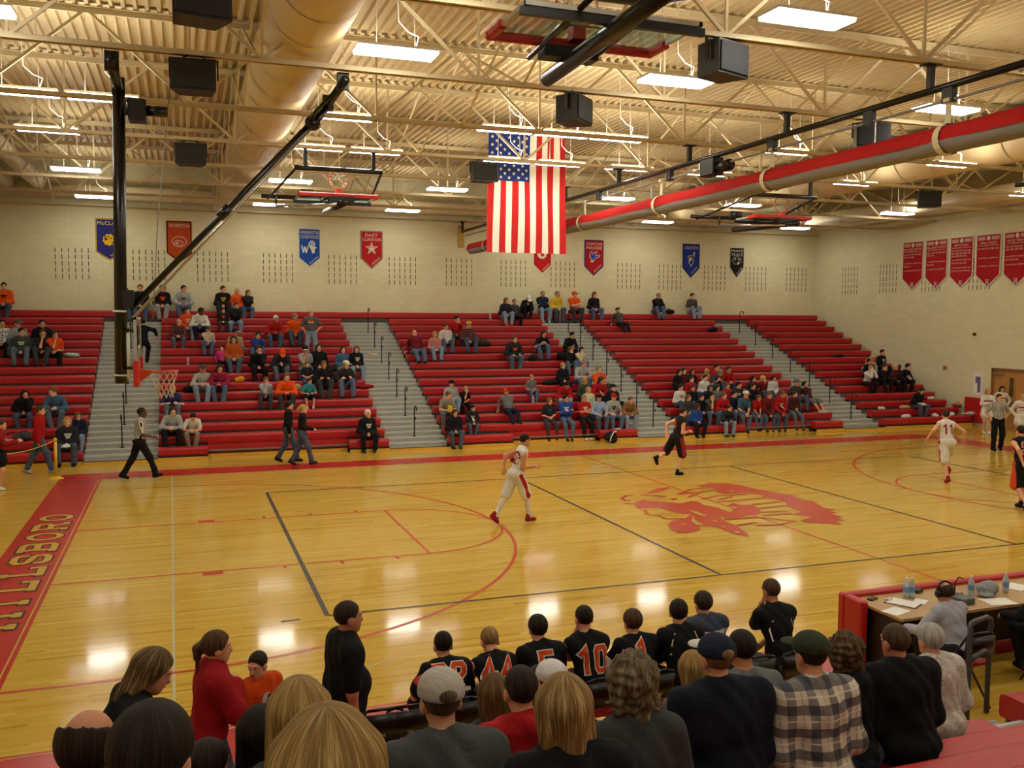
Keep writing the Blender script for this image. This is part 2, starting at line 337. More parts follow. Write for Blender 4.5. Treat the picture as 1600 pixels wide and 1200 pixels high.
GOLD = glosspaint('#c79a3c')
for a in ((-.065, -.065, -.065, LY+.02), (-.065, -.065, LX+.065, -.065), (LX+.065, -.065, LX+.065, LY)): lineq('border_stripe', [a[:2], a[2:]], .022, GOLD, .002)
def arc(cx, cy, r, a0, a1, n=48): return [(cx+r*math.cos(a0+(a1-a0)*i/n), cy+r*math.sin(a0+(a1-a0)*i/n)) for i in range(n+1)]
for sgn, bx in ((1, 0.), (-1, LX)):
    X = lambda v: bx+sgn*v
    for yy in (19*FT, 31*FT): lineq('lane_line', [(X(0), yy), (X(19*FT), yy)], .05, COR)
    lineq('free_throw_line', [(X(19*FT), 19*FT), (X(19*FT), 31*FT)], .05, COR, .0016)
    lineq('free_throw_circle', [(X(u-0), v) for u, v in arc(19*FT, MY, 6*FT, -math.pi/2, math.pi/2)], .05, COR, .0017)
    lineq('three_point_line', [(X(0), MY-19.75*FT)]+[(X(u), v) for u, v in arc(5.25*FT, MY, 19.75*FT, -math.pi/2, math.pi/2, 72)]+[(X(0), MY+19.75*FT)], .06, COR, .0018)
    for yy, s in ((19*FT, -1), (31*FT, 1)):
        flat('lane_block', [(X(7*FT), yy), (X(8*FT), yy), (X(8*FT), yy+s*.2), (X(7*FT), yy+s*.2)], COR, .0019)
        for q in (11, 14, 17): flat('lane_mark', [(X(q*FT), yy), (X(q*FT+.05), yy), (X(q*FT+.05), yy+s*.2), (X(q*FT), yy+s*.2)], COR, .0019)
    lineq('volleyball_end_line', [(X(12*FT), 10*FT), (X(12*FT), 40*FT)], .07, CK, .0021)
    lineq('volleyball_attack_line', [(X(32*FT), 10*FT), (X(32*FT), 40*FT)], .06, CK, .0021)
for yy in (10*FT, 40*FT): lineq('volleyball_side_line', [(12*FT, yy), (72*FT, yy)], .045, CK, .0022)
flat('service_mark', [(3.05, 2.98), (3.3, 2.98), (3.3, 3.03), (3.05, 3.03)], CK, .0021)
lineq('centre_line', [(42*FT, 0), (42*FT, LY)], .05, COR, .0014)
lineq('practice_line', [(1.75, 0.3), (1.62, LY-.1)], .03, CY, .0012)
lineq('practice_circle', arc(4.55, .15, 1.15, 1.9, 4.1, 30), .022, CY, .0012)
# end-line lettering in slab letters, gold with a black edge
GL = dict(H=[[(0, 0), (0, 1)], [(1, 0), (1, 1)], [(0, .5), (1, .5)]], I=[[(.5, 0), (.5, 1)]], L=[[(.2, 1), (.2, 0), (1, 0), (1, .25)]], O=[[(.5+.5*math.cos(a), .5+.5*math.sin(a)) for a in np.linspace(0, 2*math.pi, 21)]],
  S=[[(1, .72), (1, .9), (.8, 1), (.25, 1), (0, .88), (0, .66), (.15, .55), (.85, .45), (1, .34), (1, .12), (.75, 0), (.2, 0), (0, .1), (0, .28)]],
  B=[[(.12, 0), (.12, 1)], [(.12, 1), (.8, 1), (.97, .9), (.97, .62), (.8, .53), (.12, .53)], [(.8, .53), (1, .42), (1, .1), (.82, 0), (.12, 0)]],
  R=[[(.12, 0), (.12, 1)], [(.12, 1), (.8, 1), (1, .88), (1, .62), (.8, .5), (.12, .5)], [(.62, .5), (.95, 0)]])
SER = dict(H=[(0, 0), (0, 1), (1, 0), (1, 1)], I=[(.5, 0), (.5, 1)], L=[(.2, 1), (.2, 0)], B=[(.05, 0), (.05, 1)], R=[(.05, 0), (.05, 1), (.98, 0)])
DIG = {'0': [[(0, .14), (.14, 0), (.86, 0), (1, .14), (1, .86), (.86, 1), (.14, 1), (0, .86), (0, .14)]], '1': [[(.2, .8), (.58, 1), (.58, 0)]], '2': [[(0, .72), (0, .86), (.14, 1), (.86, 1), (1, .86), (1, .62), (0, .2), (0, 0), (1, 0)]],
  '3': [[(0, .75), (0, .88), (.14, 1), (.86, 1), (1, .88), (1, .62), (.85, .52), (.4, .52)], [(.85, .52), (1, .4), (1, .12), (.86, 0), (.14, 0), (0, .12), (0, .25)]], '4': [[(.72, 0), (.72, 1), (0, .32), (1, .32)]], '5': [[(1, 1), (.04, 1), (0, .55), (.8, .58), (1, .45), (1, .12), (.86, 0), (.14, 0), (0, .12), (0, .22)]]}
def strokes(lines, w, h, t, serif=(), maxseg=None):
    """thick polylines as small quads; returns verts2d, faces in a w x h box"""
    V = []; F = []
    for pl in lines:
        Q = [np.array((a*w, b*h)) for a, b in pl]; k = len(Q); cl = np.linalg.norm(Q[0]-Q[-1]) < 1e-6; off = []
        for i in range(k):
            def d(a, b): return (b-a)/(np.linalg.norm(b-a)+1e-9)
            if cl and i in (0, k-1): t0, t1 = d(Q[-2], Q[-1]), d(Q[0], Q[1])
            else: t0 = d(Q[i-1], Q[i]) if i else d(Q[0], Q[1]); t1 = d(Q[i], Q[i+1]) if i < k-1 else t0
            n0 = np.array((-t0[1], t0[0])); n1 = np.array((-t1[1], t1[0])); mm = (n0+n1); mm = mm/(np.linalg.norm(mm)+1e-9); off.append(mm*min(1.9, 1/max(.35, mm@n0))*t/2)
        if not cl: Q[0] = Q[0]-d(Q[0], Q[1])*t/2; Q[-1] = Q[-1]+d(Q[-2], Q[-1])*t/2
        for i in range(k-1):
            s = max(1, int(math.ceil(np.linalg.norm(Q[i+1]-Q[i])/(maxseg or 9)))); o = len(V)
            for j in range(s+1):
                f = j/s; c = Q[i]*(1-f)+Q[i+1]*f; e = off[i]*(1-f)+off[i+1]*f; V += [c+e, c, c-e]
            for j in range(s): a = o+3*j; F += [(a, a+1, a+4, a+3), (a+1, a+2, a+5, a+4)]
    for sx, sy in serif:
        o = len(V); cx, cy = sx*w, sy*h+(.0 if sy else 0); V += [np.array((cx-t*.95, cy-t*.5)), np.array((cx+t*.95, cy-t*.5)), np.array((cx+t*.95, cy+t*.5)), np.array((cx-t*.95, cy+t*.5))]; F.append((o, o+1, o+2, o+3))
    return np.array(V), F
hy = 3.9; adv = .83
for i, ch in enumerate('HILLSBORO'):
    ww = .5; hh = .5; yb = hy+i*adv
    for t, m, z, nm in ((.17, CK, .005, 'letter_edge'), (.115, GOLD, .0066, 'letter')):
        mb = MB()
        for i2, pl in enumerate(GL[ch]): v, f = strokes([pl], ww, hh, t); mb.add([(-.24-q[1], yb+q[0], z+.0003*i2) for q in v], f)
        if ch in SER: v, f = strokes([], ww, hh, t, SER[ch]); mb.add([(-.24-q[1], yb+q[0], z+.0011) for q in v], f)
        mb.build(nm, m, floor)
# centre-court emblem: a painted head in profile with a feathered bonnet (drawn in court coordinates)
EMP = [[(210, 115), (290, 80), (390, 68), (330, 95), (280, 108)], [(235, 128), (290, 122), (360, 132), (320, 142)], [(370, 152), (410, 146), (432, 153), (400, 160)],
 [(555, 62), (640, 45), (760, 45), (870, 62), (960, 85), (1030, 95), (1100, 110), (1200, 125), (1270, 155), (1340, 165), (1390, 195), (1420, 212), (1500, 222), (1450, 232), (1510, 243), (1470, 252), (1550, 275), (1510, 283), (1565, 297), (1500, 302), (1540, 325), (1400, 315), (1300, 308), (1255, 295), (1330, 275), (1210, 255), (1270, 235), (1170, 205), (1160, 180), (1150, 165), (1080, 150), (990, 145), (1010, 128), (900, 110), (820, 112), (740, 115), (690, 105), (680, 80), (600, 72)],
 [(130, 180), (200, 155), (225, 165), (340, 172), (450, 180), (520, 165), (570, 170), (600, 190), (700, 210), (780, 240), (830, 205), (760, 195), (800, 175), (850, 190), (930, 192), (985, 215), (985, 250), (900, 260), (830, 280), (760, 285), (700, 260), (735, 295), (830, 335), (905, 390), (905, 405), (800, 385), (700, 345), (600, 325), (545, 290), (530, 260), (520, 300), (580, 345), (570, 365), (510, 380), (430, 383), (380, 355), (362, 325), (390, 298), (480, 280), (520, 255), (430, 250), (370, 230), (300, 210), (160, 215)]]
EML = [[(430, 120), (520, 85), (620, 78)], [(430, 120), (560, 105)], [(500, 140), (600, 100), (690, 88)], [(590, 152), (700, 130), (900, 118)], [(700, 160), (800, 135)], [(700, 172), (880, 156), (1000, 145)], [(930, 190), (1150, 165)], [(980, 215), (1160, 195)], [(990, 240), (1170, 235)], [(1000, 262), (1200, 250)], [(205, 225), (225, 255), (300, 262), (345, 285), (470, 283)], [(740, 290), (960, 275), (1220, 302), (1100, 325), (960, 330)], [(830, 330), (910, 318), (960, 310)], [(125, 125), (80, 130), (50, 150), (75, 162), (110, 158)], [(65, 182), (130, 185)], [(180, 125), (240, 128)], [(545, 330), (630, 335)]]
emf = lambda p: tuple(hit(960+p[0]/4.324, 745+p[1]/4.324, 2, 0.)[:2])
EMR = glosspaint('#b83f1e')
for i, pl in enumerate(EMP): flat('emblem_shape', [emf(p) for p in pl], EMR, .0024+.0001*i)
for i, pl in enumerate(EML): lineq('emblem_stroke', [emf(p) for p in pl], .085, EMR, .003+.00015*i)
for pl in ([(455, 318), (475, 318), (480, 326), (462, 329)], [(660, 300), (690, 298), (696, 306), (670, 308)], [(725, 340), (758, 335), (760, 342), (732, 346)], [(805, 374), (840, 372), (850, 382), (820, 384)], [(760, 100), (815, 94), (800, 103)], [(500, 225), (560, 240), (630, 268), (600, 270), (540, 250)], [(320, 240), (350, 235), (380, 250), (340, 258)]): flat('emblem_gap', [emf(p) for p in pl], GOLD, .006)
# ------------------------------------------------------------------ far stand
SECT = [(XL+.02, -.65), (1.25, 7.68), (9.55, 15.96), (17.83, 24.2), (26.0, 30.13)]
AISL = [(-.65, 1.25), (7.68, 9.55), (15.96, 17.83), (24.2, 26.0)]
FRONT = [[SECT[0]], [(1.25, 2.55), (6.5, 7.68)], [(9.55, 11.6), (14.6, 15.96)], [(17.83, 20.1), (23.0, 24.2)], [SECT[4]]]
SEATM = paint('#b01a1f', .4, .08, 2.2, 0, .04); DECKM = paint('#77766f', .6); RISM = paint('#5d5c58', .7); STEPM = paint('#a3a49c', .5, .1, 6.); NOSE = paint('#c4c5bb', .45); KICK = paint('#d9a53c', .35, .1, 2.)
def seat_mb(x0, x1, y, z, s=1):
    """seat module with rounded top and nose; s=+1: sitter looks to -y"""
    mb = MB(); pr = [(.0, -.232), (-.015, -.2), (-.018, -.06), (-.005, -.02), (.03, -.003), (.08, 0), (.28, -.004), (.30, -.02), (.30, -.232)]
    mb.prism(pr, x0+.006, x1-.006, lambda u, v, d: (d, y+s*u, z+v)); return mb
def box_s(x0, x1, y, a, b, z0, z1, s): return MB().box((x0, min(y+s*a, y+s*b), z0), (x1, max(y+s*a, y+s*b), z1))
SL = ['red bleacher section at the left end beside the first aisle', 'red bleacher section between the first and second aisles from the left end', 'red bleacher section in the middle between the second and third aisles', 'red bleacher section with the student crowd, between the third and fourth aisles', 'red bleacher section against the right wall']
for k, (x0, x1) in enumerate(SECT):
    t = thing('bleacher_section', SL[k], 'bleachers', ((x0+x1)/2, Y0, 0)); cx = (x0+x1)/2
    def part(nm, mb, m):
        mb.v = [(a-cx, b-Y0, c) for a, b, c in mb.v]; return mb.build(nm, m, t)
    for r in range(15):
        y, z = Y0+RD*r, Z0+RH*r
        if r == 0:
            for a, b in FRONT[k]: part('seat', seat_mb(a, b, y, z), SEATM); part('riser', box_s(a, b, y, .05, .07, .13, z-.19, 1), RISM); part('kickboard', box_s(a, b, y, -.10, -.06, .0, .10, 1), KICK); part('kick_gap', box_s(a, b, y, -.075, .06, .1, .135, 1), DARK)
            continue
        part('seat', seat_mb(x0, x1, y, z), SEATM)
        part('riser', box_s(x0+.01, x1-.01, y, .06, .08, z-.40, z-.18, 1), RISM)
        part('foot_deck', box_s(x0, x1, y, -.32 if r > 0 else -.1, .30, z-.43, z-.40, 1), DECKM)
        if r == 1:
            g = sorted([x0]+[q for f in FRONT[k] for q in f]+[x1])
            for a, b in zip(g[::2], g[1::2]):
                if b-a > .05: part('front_panel', box_s(a, b, y, -.22, -.19, .13, z-.22, 1), SEATM); part('panel_top', box_s(a, b, y, -.22, .02, z-.235, z-.22, 1), SEATM); part('kick_gap', box_s(a, b, y, -.21, -.1, .1, .13, 1), DARK); part('kickboard', box_s(a, b, y, -.26, -.2, .0, .10, 1), KICK)
y, z = Y0+RD*15, Z0+RH*15
t = thing('top_bench', 'unbroken red top bench running along the foot of the far wall', 'bench', ((XL+30.13)/2, y, z)); cx = (XL+30.13)/2
for a, b in ((XL+.02, 3.3), (3.3, 12.3), (12.3, 21.3), (21.3, 30.13)):
    mb = seat_mb(a, b, y, z); mb.v = [(p-cx, q-y, w-z) for p, q, w in mb.v]; mb.build('seat', SEATM, t)
    for mb in (box_s(a, b, y, -.32, .5, z-.43, z-.40, 1), box_s(a, b, y, .06, .08, z-.4, z-.18, 1)):
        mb.v = [(p-cx, q-y, w-z) for p, q, w in mb.v]; mb.build('deck', RISM, t)
AL = ['grey stepped aisle at the left end behind the lowered hoop', 'grey stepped aisle right of the white-haired man in the striped shirt', 'grey stepped aisle beside the crowd seated in the middle section', 'grey stepped aisle right of the student crowd']
RAILM = paint('#17171a', .35)
for k, (x0, x1) in enumerate(AISL):
    t = thing('aisle_steps', AL[k], 'stairs', ((x0+x1)/2, Y0, 0)); cx = (x0+x1)/2; w = (x1-x0)/2-.01
    for r in range(15):
        for hlf in (0, 1):
            zt = Z0-.40+RH*r+RH/2*(hlf+1)-.02; ya = RD*r-.06+RD/2*hlf; yb = ya+RD/2+.03
            o = MB().box((-w, ya, max(.0, zt-RH/2-.005)), (w, yb, zt)).build('step', STEPM, t)
            MB().box((-w, ya-.012, zt-.03), (w, ya+.04, zt+.004)).build('nosing', NOSE, o)
    MB().box((-w, -.12, 0), (w, -.07, .075)).build('kickboard', KICK, t); MB().box((-w, -.1, .075), (w, -.06, .095)).build('kick_gap', DARK, t)
    for r in range(1, 15, 2):
        zb = Z0-.40+RH*(r+1)-.02-RH/2; yb = RD*r+.06
        h = thing('handrail', 'short black handrail loop standing midway up '+('the far left aisle behind the hoop', 'the aisle right of the white-haired man', 'the aisle beside the middle section crowd', 'the aisle right of the student crowd')[k], 'handrail', (cx, Y0+yb, zb), 0, 'aisle handrails')
        MB().tube([(0, 0, 0), (0, 0, .84), (0, -.03, .92), (0, -.1, .95), (0, -.24, .93), (0, -.28, .87), (0, -.25, .82)], .019, 8).build('rail', RAILM, h, True)
        MB().tube([(0, -.01, .62), (0, -.1, .62), (0, -.14, .58), (0, -.12, .53)], .016, 6).build('lower_loop', RAILM, h, True); MB().lathe([(.05, 0), (.05, .02), (.025, .03)], 10).build('base_flange', RAILM, h)
# ------------------------------------------------------------------ near stand (mirrored): only the part in front of the camera
NZ = Z0
for k, (x0, x1, lab) in enumerate(((XL+.05, 7.75, 'red near-side bleacher rows under the spectators seen from behind'), (9.35, 17.5, 'red near-side bleacher end beyond the grey aisle by the scorer table'))):
    cx = (x0+x1)/2; t = thing('bleacher_section', lab, 'bleachers', (cx, NY0, 0))
    def part(nm, mb, m):
        mb.v = [(a-cx, b-NY0, c) for a, b, c in mb.v]; return mb.build(nm, m, t, fix=True)
    for r in range(0, 10):
        y, z = NY0-RD*r, NZ+RH*r; st = min(2.0, x1-x0); xa = x0; j = 0
        while xa < x1-.05:
            xb = min(x1, xa+2.2); part('seat', seat_mb(xa, xb, y, z, -1), SEATM); xa = xb
        part('riser', box_s(x0+.01, x1-.01, y, .06, .08, max(0, z-.40), z-.18, -1), RISM)
        if r: part('foot_deck', box_s(x0, x1, y, -.32, .30, z-.43, z-.40, -1), DECKM)
t = thing('aisle_steps', 'grey ridged aisle steps in the near stand beside the dark grab rail', 'stairs', (8.55, NY0, 0))
for r in range(10):
    for hlf in (0, 1):
        zt = Z0-.40+RH*r+RH/2*(hlf+1)-.02; ya = -(RD*r-.06+RD/2*hlf); yb = ya-RD/2-.03
        o = MB().box((-.79, yb, max(0, zt-RH/2-.005)), (.79, ya, zt)).build('step', STEPM, t)
        for q in range(3): MB().box((-.79, ya-.05-.09*q, zt), (.79, ya-.02-.09*q, zt+.006)).build('tread_strip', NOSE, o)
# ------------------------------------------------------------------ roof steel
JY = [2.28+3.57*i for i in range(-4, 8)]; ZB = 7.9
wm = {}
for i, y in enumerate(JY):
    t = thing('roof_truss', 'cream steel roof truss with zigzag webs spanning the gym', 'truss', (XL, y, ZB), 0, 'cream roof trusses')
    Lx = XR-XL; H = ZC-ZB
    if 'b' not in wm:
        wm['b'] = [MB().box((0, -.075, 0), (Lx, -.012, .012)).box((0, .012, 0), (Lx, .075, .012)).box((0, -.024, 0), (Lx, -.012, .085)).box((0, .012, 0), (Lx, .024, .085)), MB().box((0, -.09, H-.012), (Lx, .09, H)).box((0, -.024, H-.11), (Lx, .024, H))]
        wm['b'] = [m.build(nm, STEEL, t) for m, nm in zip(wm['b'], ('bottom_chord', 'top_chord'))]
        wm['d'] = MB().beam((0, 0, .04), (1.75, 0, H-.04), .05, .05).build('web', STEEL, t); wm['e'] = MB().beam((0, 0, H-.04), (1.75, 0, .04), .05, .05).build('web', STEEL, t); wm['v'] = MB().box((-.02, -.02, .04), (.02, .02, H-.04)).build('web', STEEL, t)
        first = [wm['d'], wm['e'], wm['v']]
    else:
        for q in wm['b']: link(q.name.split('.')[0], q.data, t)
        first = []
    def web(k, x):
        src = wm[k]
        if src in first: first.remove(src); src.location.x = x
        else: link('web', src.data, t).location.x = x
    x = .55+(i % 2)*1.0
    while x+3.5 < Lx: web('d', x); web('e', x+1.75); web('v', x); x += 3.5
bm0 = None
for i in range(len(JY)-1):
    for x in (-2.2, 3.1, 7.45, 14.6, 19.6, 25.1):
        t = thing('cross_brace', 'cream thin cross brace tying neighbouring roof trusses', 'brace', (x, JY[i], ZB), 0, 'cross braces')
        for a, b in ((.06, ZC-ZB-.1), (ZC-ZB-.1, .06)):
            if bm0 is None or len(bm0) < 2:
                o = MB().beam((0, .03, a), (0, 3.54, b), .035, .035).build('brace_bar', STEEL, t); bm0 = (bm0 or [])+[o.data]
            else: link('brace_bar', bm0[0 if a < .5 else 1], t)
# ------------------------------------------------------------------ round ducts
DUCT = paint('#dcc594', .6, .05, 1.5); DUCT2 = paint('#d9c9a4', .45, .05)
def duct(path, r, label, m, rings=1.25, n=28):
    p0, p1 = np.array(path[0], float), np.array(path[1], float); t = thing('air_duct', label, 'duct', tuple(p0)); d = p1-p0; Ld = np.linalg.norm(d)
    MB().tube([(0, 0, 0), tuple(d)], r, n).build('duct_run', m, t, True)
    for k in range(1, int(Ld/rings)): c = d*(k*rings/Ld); e = d/Ld*.025; MB().tube([tuple(c-e), tuple(c+e)], r+.03, n, False).build('seam_ring', m, t, True)
duct([(3.85, YN+.3, 8.72), (3.85, 26.2, 8.72)], .64, 'large round tan air duct hung among the left trusses', DUCT)
duct([(22.3, YN+.3, 8.72), (22.3, 26.2, 8.72)], .64, 'large round tan air duct behind the rolled curtain', DUCT)
duct([(-2.6, 0, 8.55), (-2.6, 26.6, 8.55)], .24, 'slim cream duct at the left end, inner one of a pair', DUCT2, 2.4, 18)
duct([(-3.6, 0, 8.55), (-3.6, 26.6, 8.55)], .24, 'slim cream duct at the left end, outer one of a pair', DUCT2, 2.4, 18)
duct([(28.5, 4, 8.35), (28.5, 26.4, 8.35)], .28, 'slim cream duct along the right wall, inner one of a pair', DUCT2, 2.4, 18)
duct([(29.6, 4, 8.35), (29.6, 26.4, 8.35)], .28, 'slim cream duct beside the right wall above the red banners', DUCT2, 2.4, 18)
duct([(-4, 26.9, 8.35), (29.4, 26.9, 8.35)], .25, 'long cream duct running high along the far wall', DUCT2, 3., 18)
# ------------------------------------------------------------------ ceiling lights
WHITEP = paint('#e8e6dc', .4, .02); LENS = emit(LAMP_TINT, LAMP); WIRE = paint('#cfc6ae', .5)
lt = None
LG = [(y, x) for y in (-9., -3.6, 1.45, 4.95, 9.78, 13.4, 19.2, 25.4) for x in (-.74, 5.05, 9.88, 15.75, 20.75, 27.6)]+[(9.78, .62), (9.78, 8.55), (9.78, 11.2), (13.4, 6.45), (13.4, 11.3), (13.4, 13.3)]  # the two nearest rows continue the grid unseen, added to light the near stand
for y, x in LG:
    if lt is None:
        t = thing('ceiling_light', 'bright white fluorescent ceiling fixture hung between the trusses', 'light fixture', (x, y, 7.98), 0, 'fluorescent ceiling fixtures')
        MB().box((-.62, -.24, .045), (.62, .24, .085)).build('housing', WHITEP, t)
        MB().box((-.61, -.225, 0), (.61, .225, .045)).build('diffuser', LENS, t)
        MB().box((-.6, -.19, .086), (.6, .19, .09)).build('uplight_slot', emit(LAMP_TINT, LAMP*.6), t)
        mb = MB()
        pass
        for sx in (-.3, .3): MB().tube([(sx, 0, .09), (sx*.9, 0, 1.6)], .006, 4).build("hanging_wire", WIRE, t)
        MB().tube([(.3, 0, .09), (.36, .02, .3), (.2, .03, .36), (.05, .02, .5), (.0, 0, 1.6)], .01, 5).build('power_cable', WHITEP, t)
        lt = t
    else: dup(lt, (x, y, 7.98))
# ------------------------------------------------------------------ basketball goals
ORANGE = paint('#d8431a', .4); NETM = paint('#cfc6b0', .8); PADM = paint('#c4241c', .4, .05); GLASSM = glass('#dfeae4'); FRAMEM = paint('#b9b7ae', .35, .03, 3., .3); WHITE = paint('#e6e4dc', .5, .03)
def net_mb(c, r=.225, depth=.45, ax=-1, slack=0.):
    """cord net below a rim at c (axis along z*ax)"""
    mb = MB(); lv = [(r, 0), (r*.92, .09), (r*.78, .18), (r*.66, .27), (r*.6, .36), (r*.68, depth)]; n = 12
    P = lambda k, a: (c[0]+lv[k][0]*math.cos(a), c[1]+lv[k][0]*math.sin(a), c[2]+ax*lv[k][1])
    for j in range(n):
        for s in (1, -1): mb.tube([P(k, 2*math.pi*(j+s*.5*k)/n) for k in range(len(lv))], .0045, 4, False)
    return mb
def ring(c, r, t, axis=2, n=28):
    pts = []
    for j in range(n):
        a = 2*math.pi*j/n; q = [r*math.cos(a), r*math.sin(a)]; p = list(c)
        i, k = ((0, 1), (0, 2), (1, 2))[(2, 1, 0).index(axis)] if axis != 2 else (0, 1)
        p[i] += q[0]; p[k] += q[1]; pts.append(p)
    return MB().tube(pts, t, 8, False, True)
g = thing('basketball_hoop', 'lowered glass basketball hoop hanging from the ceiling on a thick black mast', 'basketball hoop', (0, MY, 0))
T = lambda nm, pts, r, m=BLACKM, n=14: MB().tube(pts, r, n).build(nm, m, g, True)
T('mast', [(.93, 0, 2.86), (1.0, 0, 7.68)], .1)
T('pivot_pipe', [(1.0, -1.85, 7.72), (1.0, 1.85, 7.72)], .075); T('brace_pivot_pipe', [(4.42, -1.85, 7.74), (4.42, 1.85, 7.74)], .07)
T('diagonal_brace', [(1.1, 0, 4.1), (4.4, .0, 7.7)], .052); T('second_brace', [(1.12, .35, 3.95), (4.4, .35, 7.62)], .026, CHROME)
T('brace_joint', [(2.55, 0, 5.68), (2.72, 0, 5.87)], .085); T('hoist_cable', [(1.45, .1, 3.95), (1.55, .1, 5.5), (1.8, .1, 7.9)], .008, GREY, 5)
for y in (-1.6, 0, 1.6):
    MB().box((.9, y-.05, 7.62), (1.1, y+.05, 7.9)).build('clamp', DARK, g); MB().box((4.33, y-.05, 7.64), (4.51, y+.05, 7.9)).build('clamp', DARK, g)
MB().rbox((1.14, -.16, 7.2), (1.42, .16, 7.56), .02).build('winch_box', DARK, g); MB().lathe([(.09, 1.42), (.09, 1.75)], 14, Matrix.Translation((0, 0, 7.4)), 0).build('winch_motor', BLACKM, g, True)
T('link_arm', [(4.38, -1.2, 7.72), (4.1, -.7, 7.45), (4.1, -.1, 7.42)], .03)
MB().lathe([(.12, -.1), (.14, 0), (.12, .1)], 14, Matrix.Translation((4.15, .0, 7.4)), 1).build('brace_hub', BLACKM, g, True)
for z in (2.98, 4.05): T('mast_collar', [(.935, 0, z), (.936, 0, z+.03)], .112, WHITE)
for z in (3.12, 3.75):
    for y in (-.35, .35): T('board_arm', [(.95, 0, z), (1.17, y, z)], .025)
T('adjuster_rod', [(1.06, -.12, 2.95), (1.06, -.12, 3.75)], .03, WHITE, 8); MB().box((.98, -.1, 4.12), (1.16, .1, 4.42)).build('hanger_box', DARK, g)
bb = MB().box((1.196, -.88, 2.94), (1.214, .88, 3.94)).build('backboard_glass', GLASSM, g)
mb = MB()
for lo, hi in (((1.18, -.915, 2.9), (1.225, -.875, 3.97)), ((1.18, .875, 2.9), (1.225, .915, 3.97)), ((1.18, -.915, 3.93), (1.225, .915, 3.97)), ((1.18, -.915, 2.9), (1.225, .915, 2.94))): mb.box(lo, hi)
mb.build('backboard_frame', FRAMEM, g)
mb = MB()
for y in (-.3, .3): mb.box((1.215, y-.025, 3.05), (1.219, y+.025, 3.5))
mb.box((1.215, -.325, 3.45), (1.219, .325, 3.5)); mb.build('target_square', WHITE, bb)
mb = MB(); mb.rbox((1.16, -.945, 2.87), (1.25, -.85, 3.28), .02); mb.build('edge_pad', PADM, g); mb = MB(); mb.rbox((1.16, .85, 2.87), (1.25, .945, 3.28), .02); mb.build('edge_pad', PADM, g); mb = MB(); mb.rbox((1.16, -.93, 2.855), (1.25, .93, 2.93), .02); mb.build('edge_pad', PADM, g)
rm = ring((1.6, 0, 3.05), .229, .011).build('rim', ORANGE, g, True)
MB().prism([(1.22, 2.9), (1.26, 2.9), (1.42, 3.03), (1.42, 3.065), (1.22, 3.09)], -.07, .07, lambda u, v, d: (u, d, v)).build('rim_bracket', ORANGE, g, fix=True)
net_mb((1.6, 0, 3.05)).build('net', NETM, rm)
def folded(name, label, x, y, s):
    """goal folded up flat under the trusses; s=+1: padded edge looks to -y"""
    g = thing(name, label, 'basketball hoop', (x, y, 6.87 if s > 0 else 6.83), 0 if s > 0 else math.pi)
    def part(nm, mb, m, sm=False): return mb.build(nm, m, g, sm)
    b = part('backboard_glass', MB().box((-.88, .04, -.01), (.88, 1.04, .01)), GLASSM)
    mb = MB()
    for lo, hi in (((-.915, 0, -.02), (-.875, 1.07, .025)), ((.875, 0, -.02), (.915, 1.07, .025)), ((-.915, 1.03, -.02), (.915, 1.07, .025)), ((-.915, 0, -.02), (.915, .04, .025))): mb.box(lo, hi)
    part('backboard_frame', mb, FRAMEM)
    mb = MB(); mb.rbox((-.945, -.03, -.045), (.945, .05, .05), .02); part('edge_pad', mb, PADM)
    for q in (-1, 1): mb = MB(); mb.rbox((q*.9-.045, .05, -.045), (q*.9+.045, .4, .05), .02); part('edge_pad', mb, PADM)
    mb = MB()
    for lo, hi in (((-.3, .15, .012), (-.25, .6, .016)), ((.25, .15, .012), (.3, .6, .016)), ((-.3, .55, .012), (.3, .6, .016))): mb.box(lo, hi)
    mb.build('target_square', WHITE, b)
    rm = part('rim', ring((0, .13, .38), .229, .012, 1), ORANGE, True)
    part('rim_bracket', MB().box((-.07, .05, .01), (.07, .2, .16)), ORANGE)
    mb = net_mb((0, 0, 0), .225, .36, 1); mb.v = [(a, .13+c*.55, .38+b*.96-c*.25) for a, b, c in mb.v]; mb.build('net', NETM, rm)
    tb = lambda nm, pts, r, m=BLACKM: part(nm, MB().tube(pts, r, 12), m, True)
    tb('mast', [(.05, -.55, -.22), (.05, 2.6, -.12)], .085); tb('mast_side_tube', [(-.28, -.25, -.1), (-.28, 1.3, .02)], .03); tb('mast_side_tube', [(.38, -.25, -.1), (.38, 1.3, .02)], .03)
    part('hub_plate', MB().box((-.26, -.1, -.16), (.34, .1, -.04)), DARK); part('board_beam', MB().box((-.95, 1.0, -.1), (.95, 1.06, -.03)), DARK)
    tb('front_pipe', [(-1.05, -.1, .58), (1.0, -.1, .58)], .06); tb('rear_pipe', [(-1.6, 2.4, .2), (1.2, 2.4, .2)], .055)
    for q in (-1, 1): tb('side_arm', [(q*1.0, -.1, .58), (q*1.3-.15, 2.3, .12)], .03)
    if s > 0: tb('drop_arm', [(-1.35, 1.2, .1), (-1.35, 1.2, -.17)], .025); tb('cross_arm', [(-1.35, 1.2, -.17), (-.1, -.2, -.24)], .032, CHROME)
    for q in (-.8, .8): part('hanger', MB().box((q-.04, -.14, .58), (q+.04, -.06, 1.04)), DARK)
    part('winch_motor', MB().lathe([(.12, -.15), (.12, .15)], 12, Matrix.Translation((-.55, 1.6, .2)), 0), DARK, True)
    return g
folded('folded_hoop', 'basketball hoop folded up flat over the second aisle with orange rim upright', 5.5, 13.09, 1)
folded('folded_hoop', 'basketball hoop folded up flat beyond the rolled curtain', 18.05, 13.09, 1)
folded('folded_hoop', 'basketball hoop folded up overhead showing its underside and thick black mast', 5.78, -.1, -1)
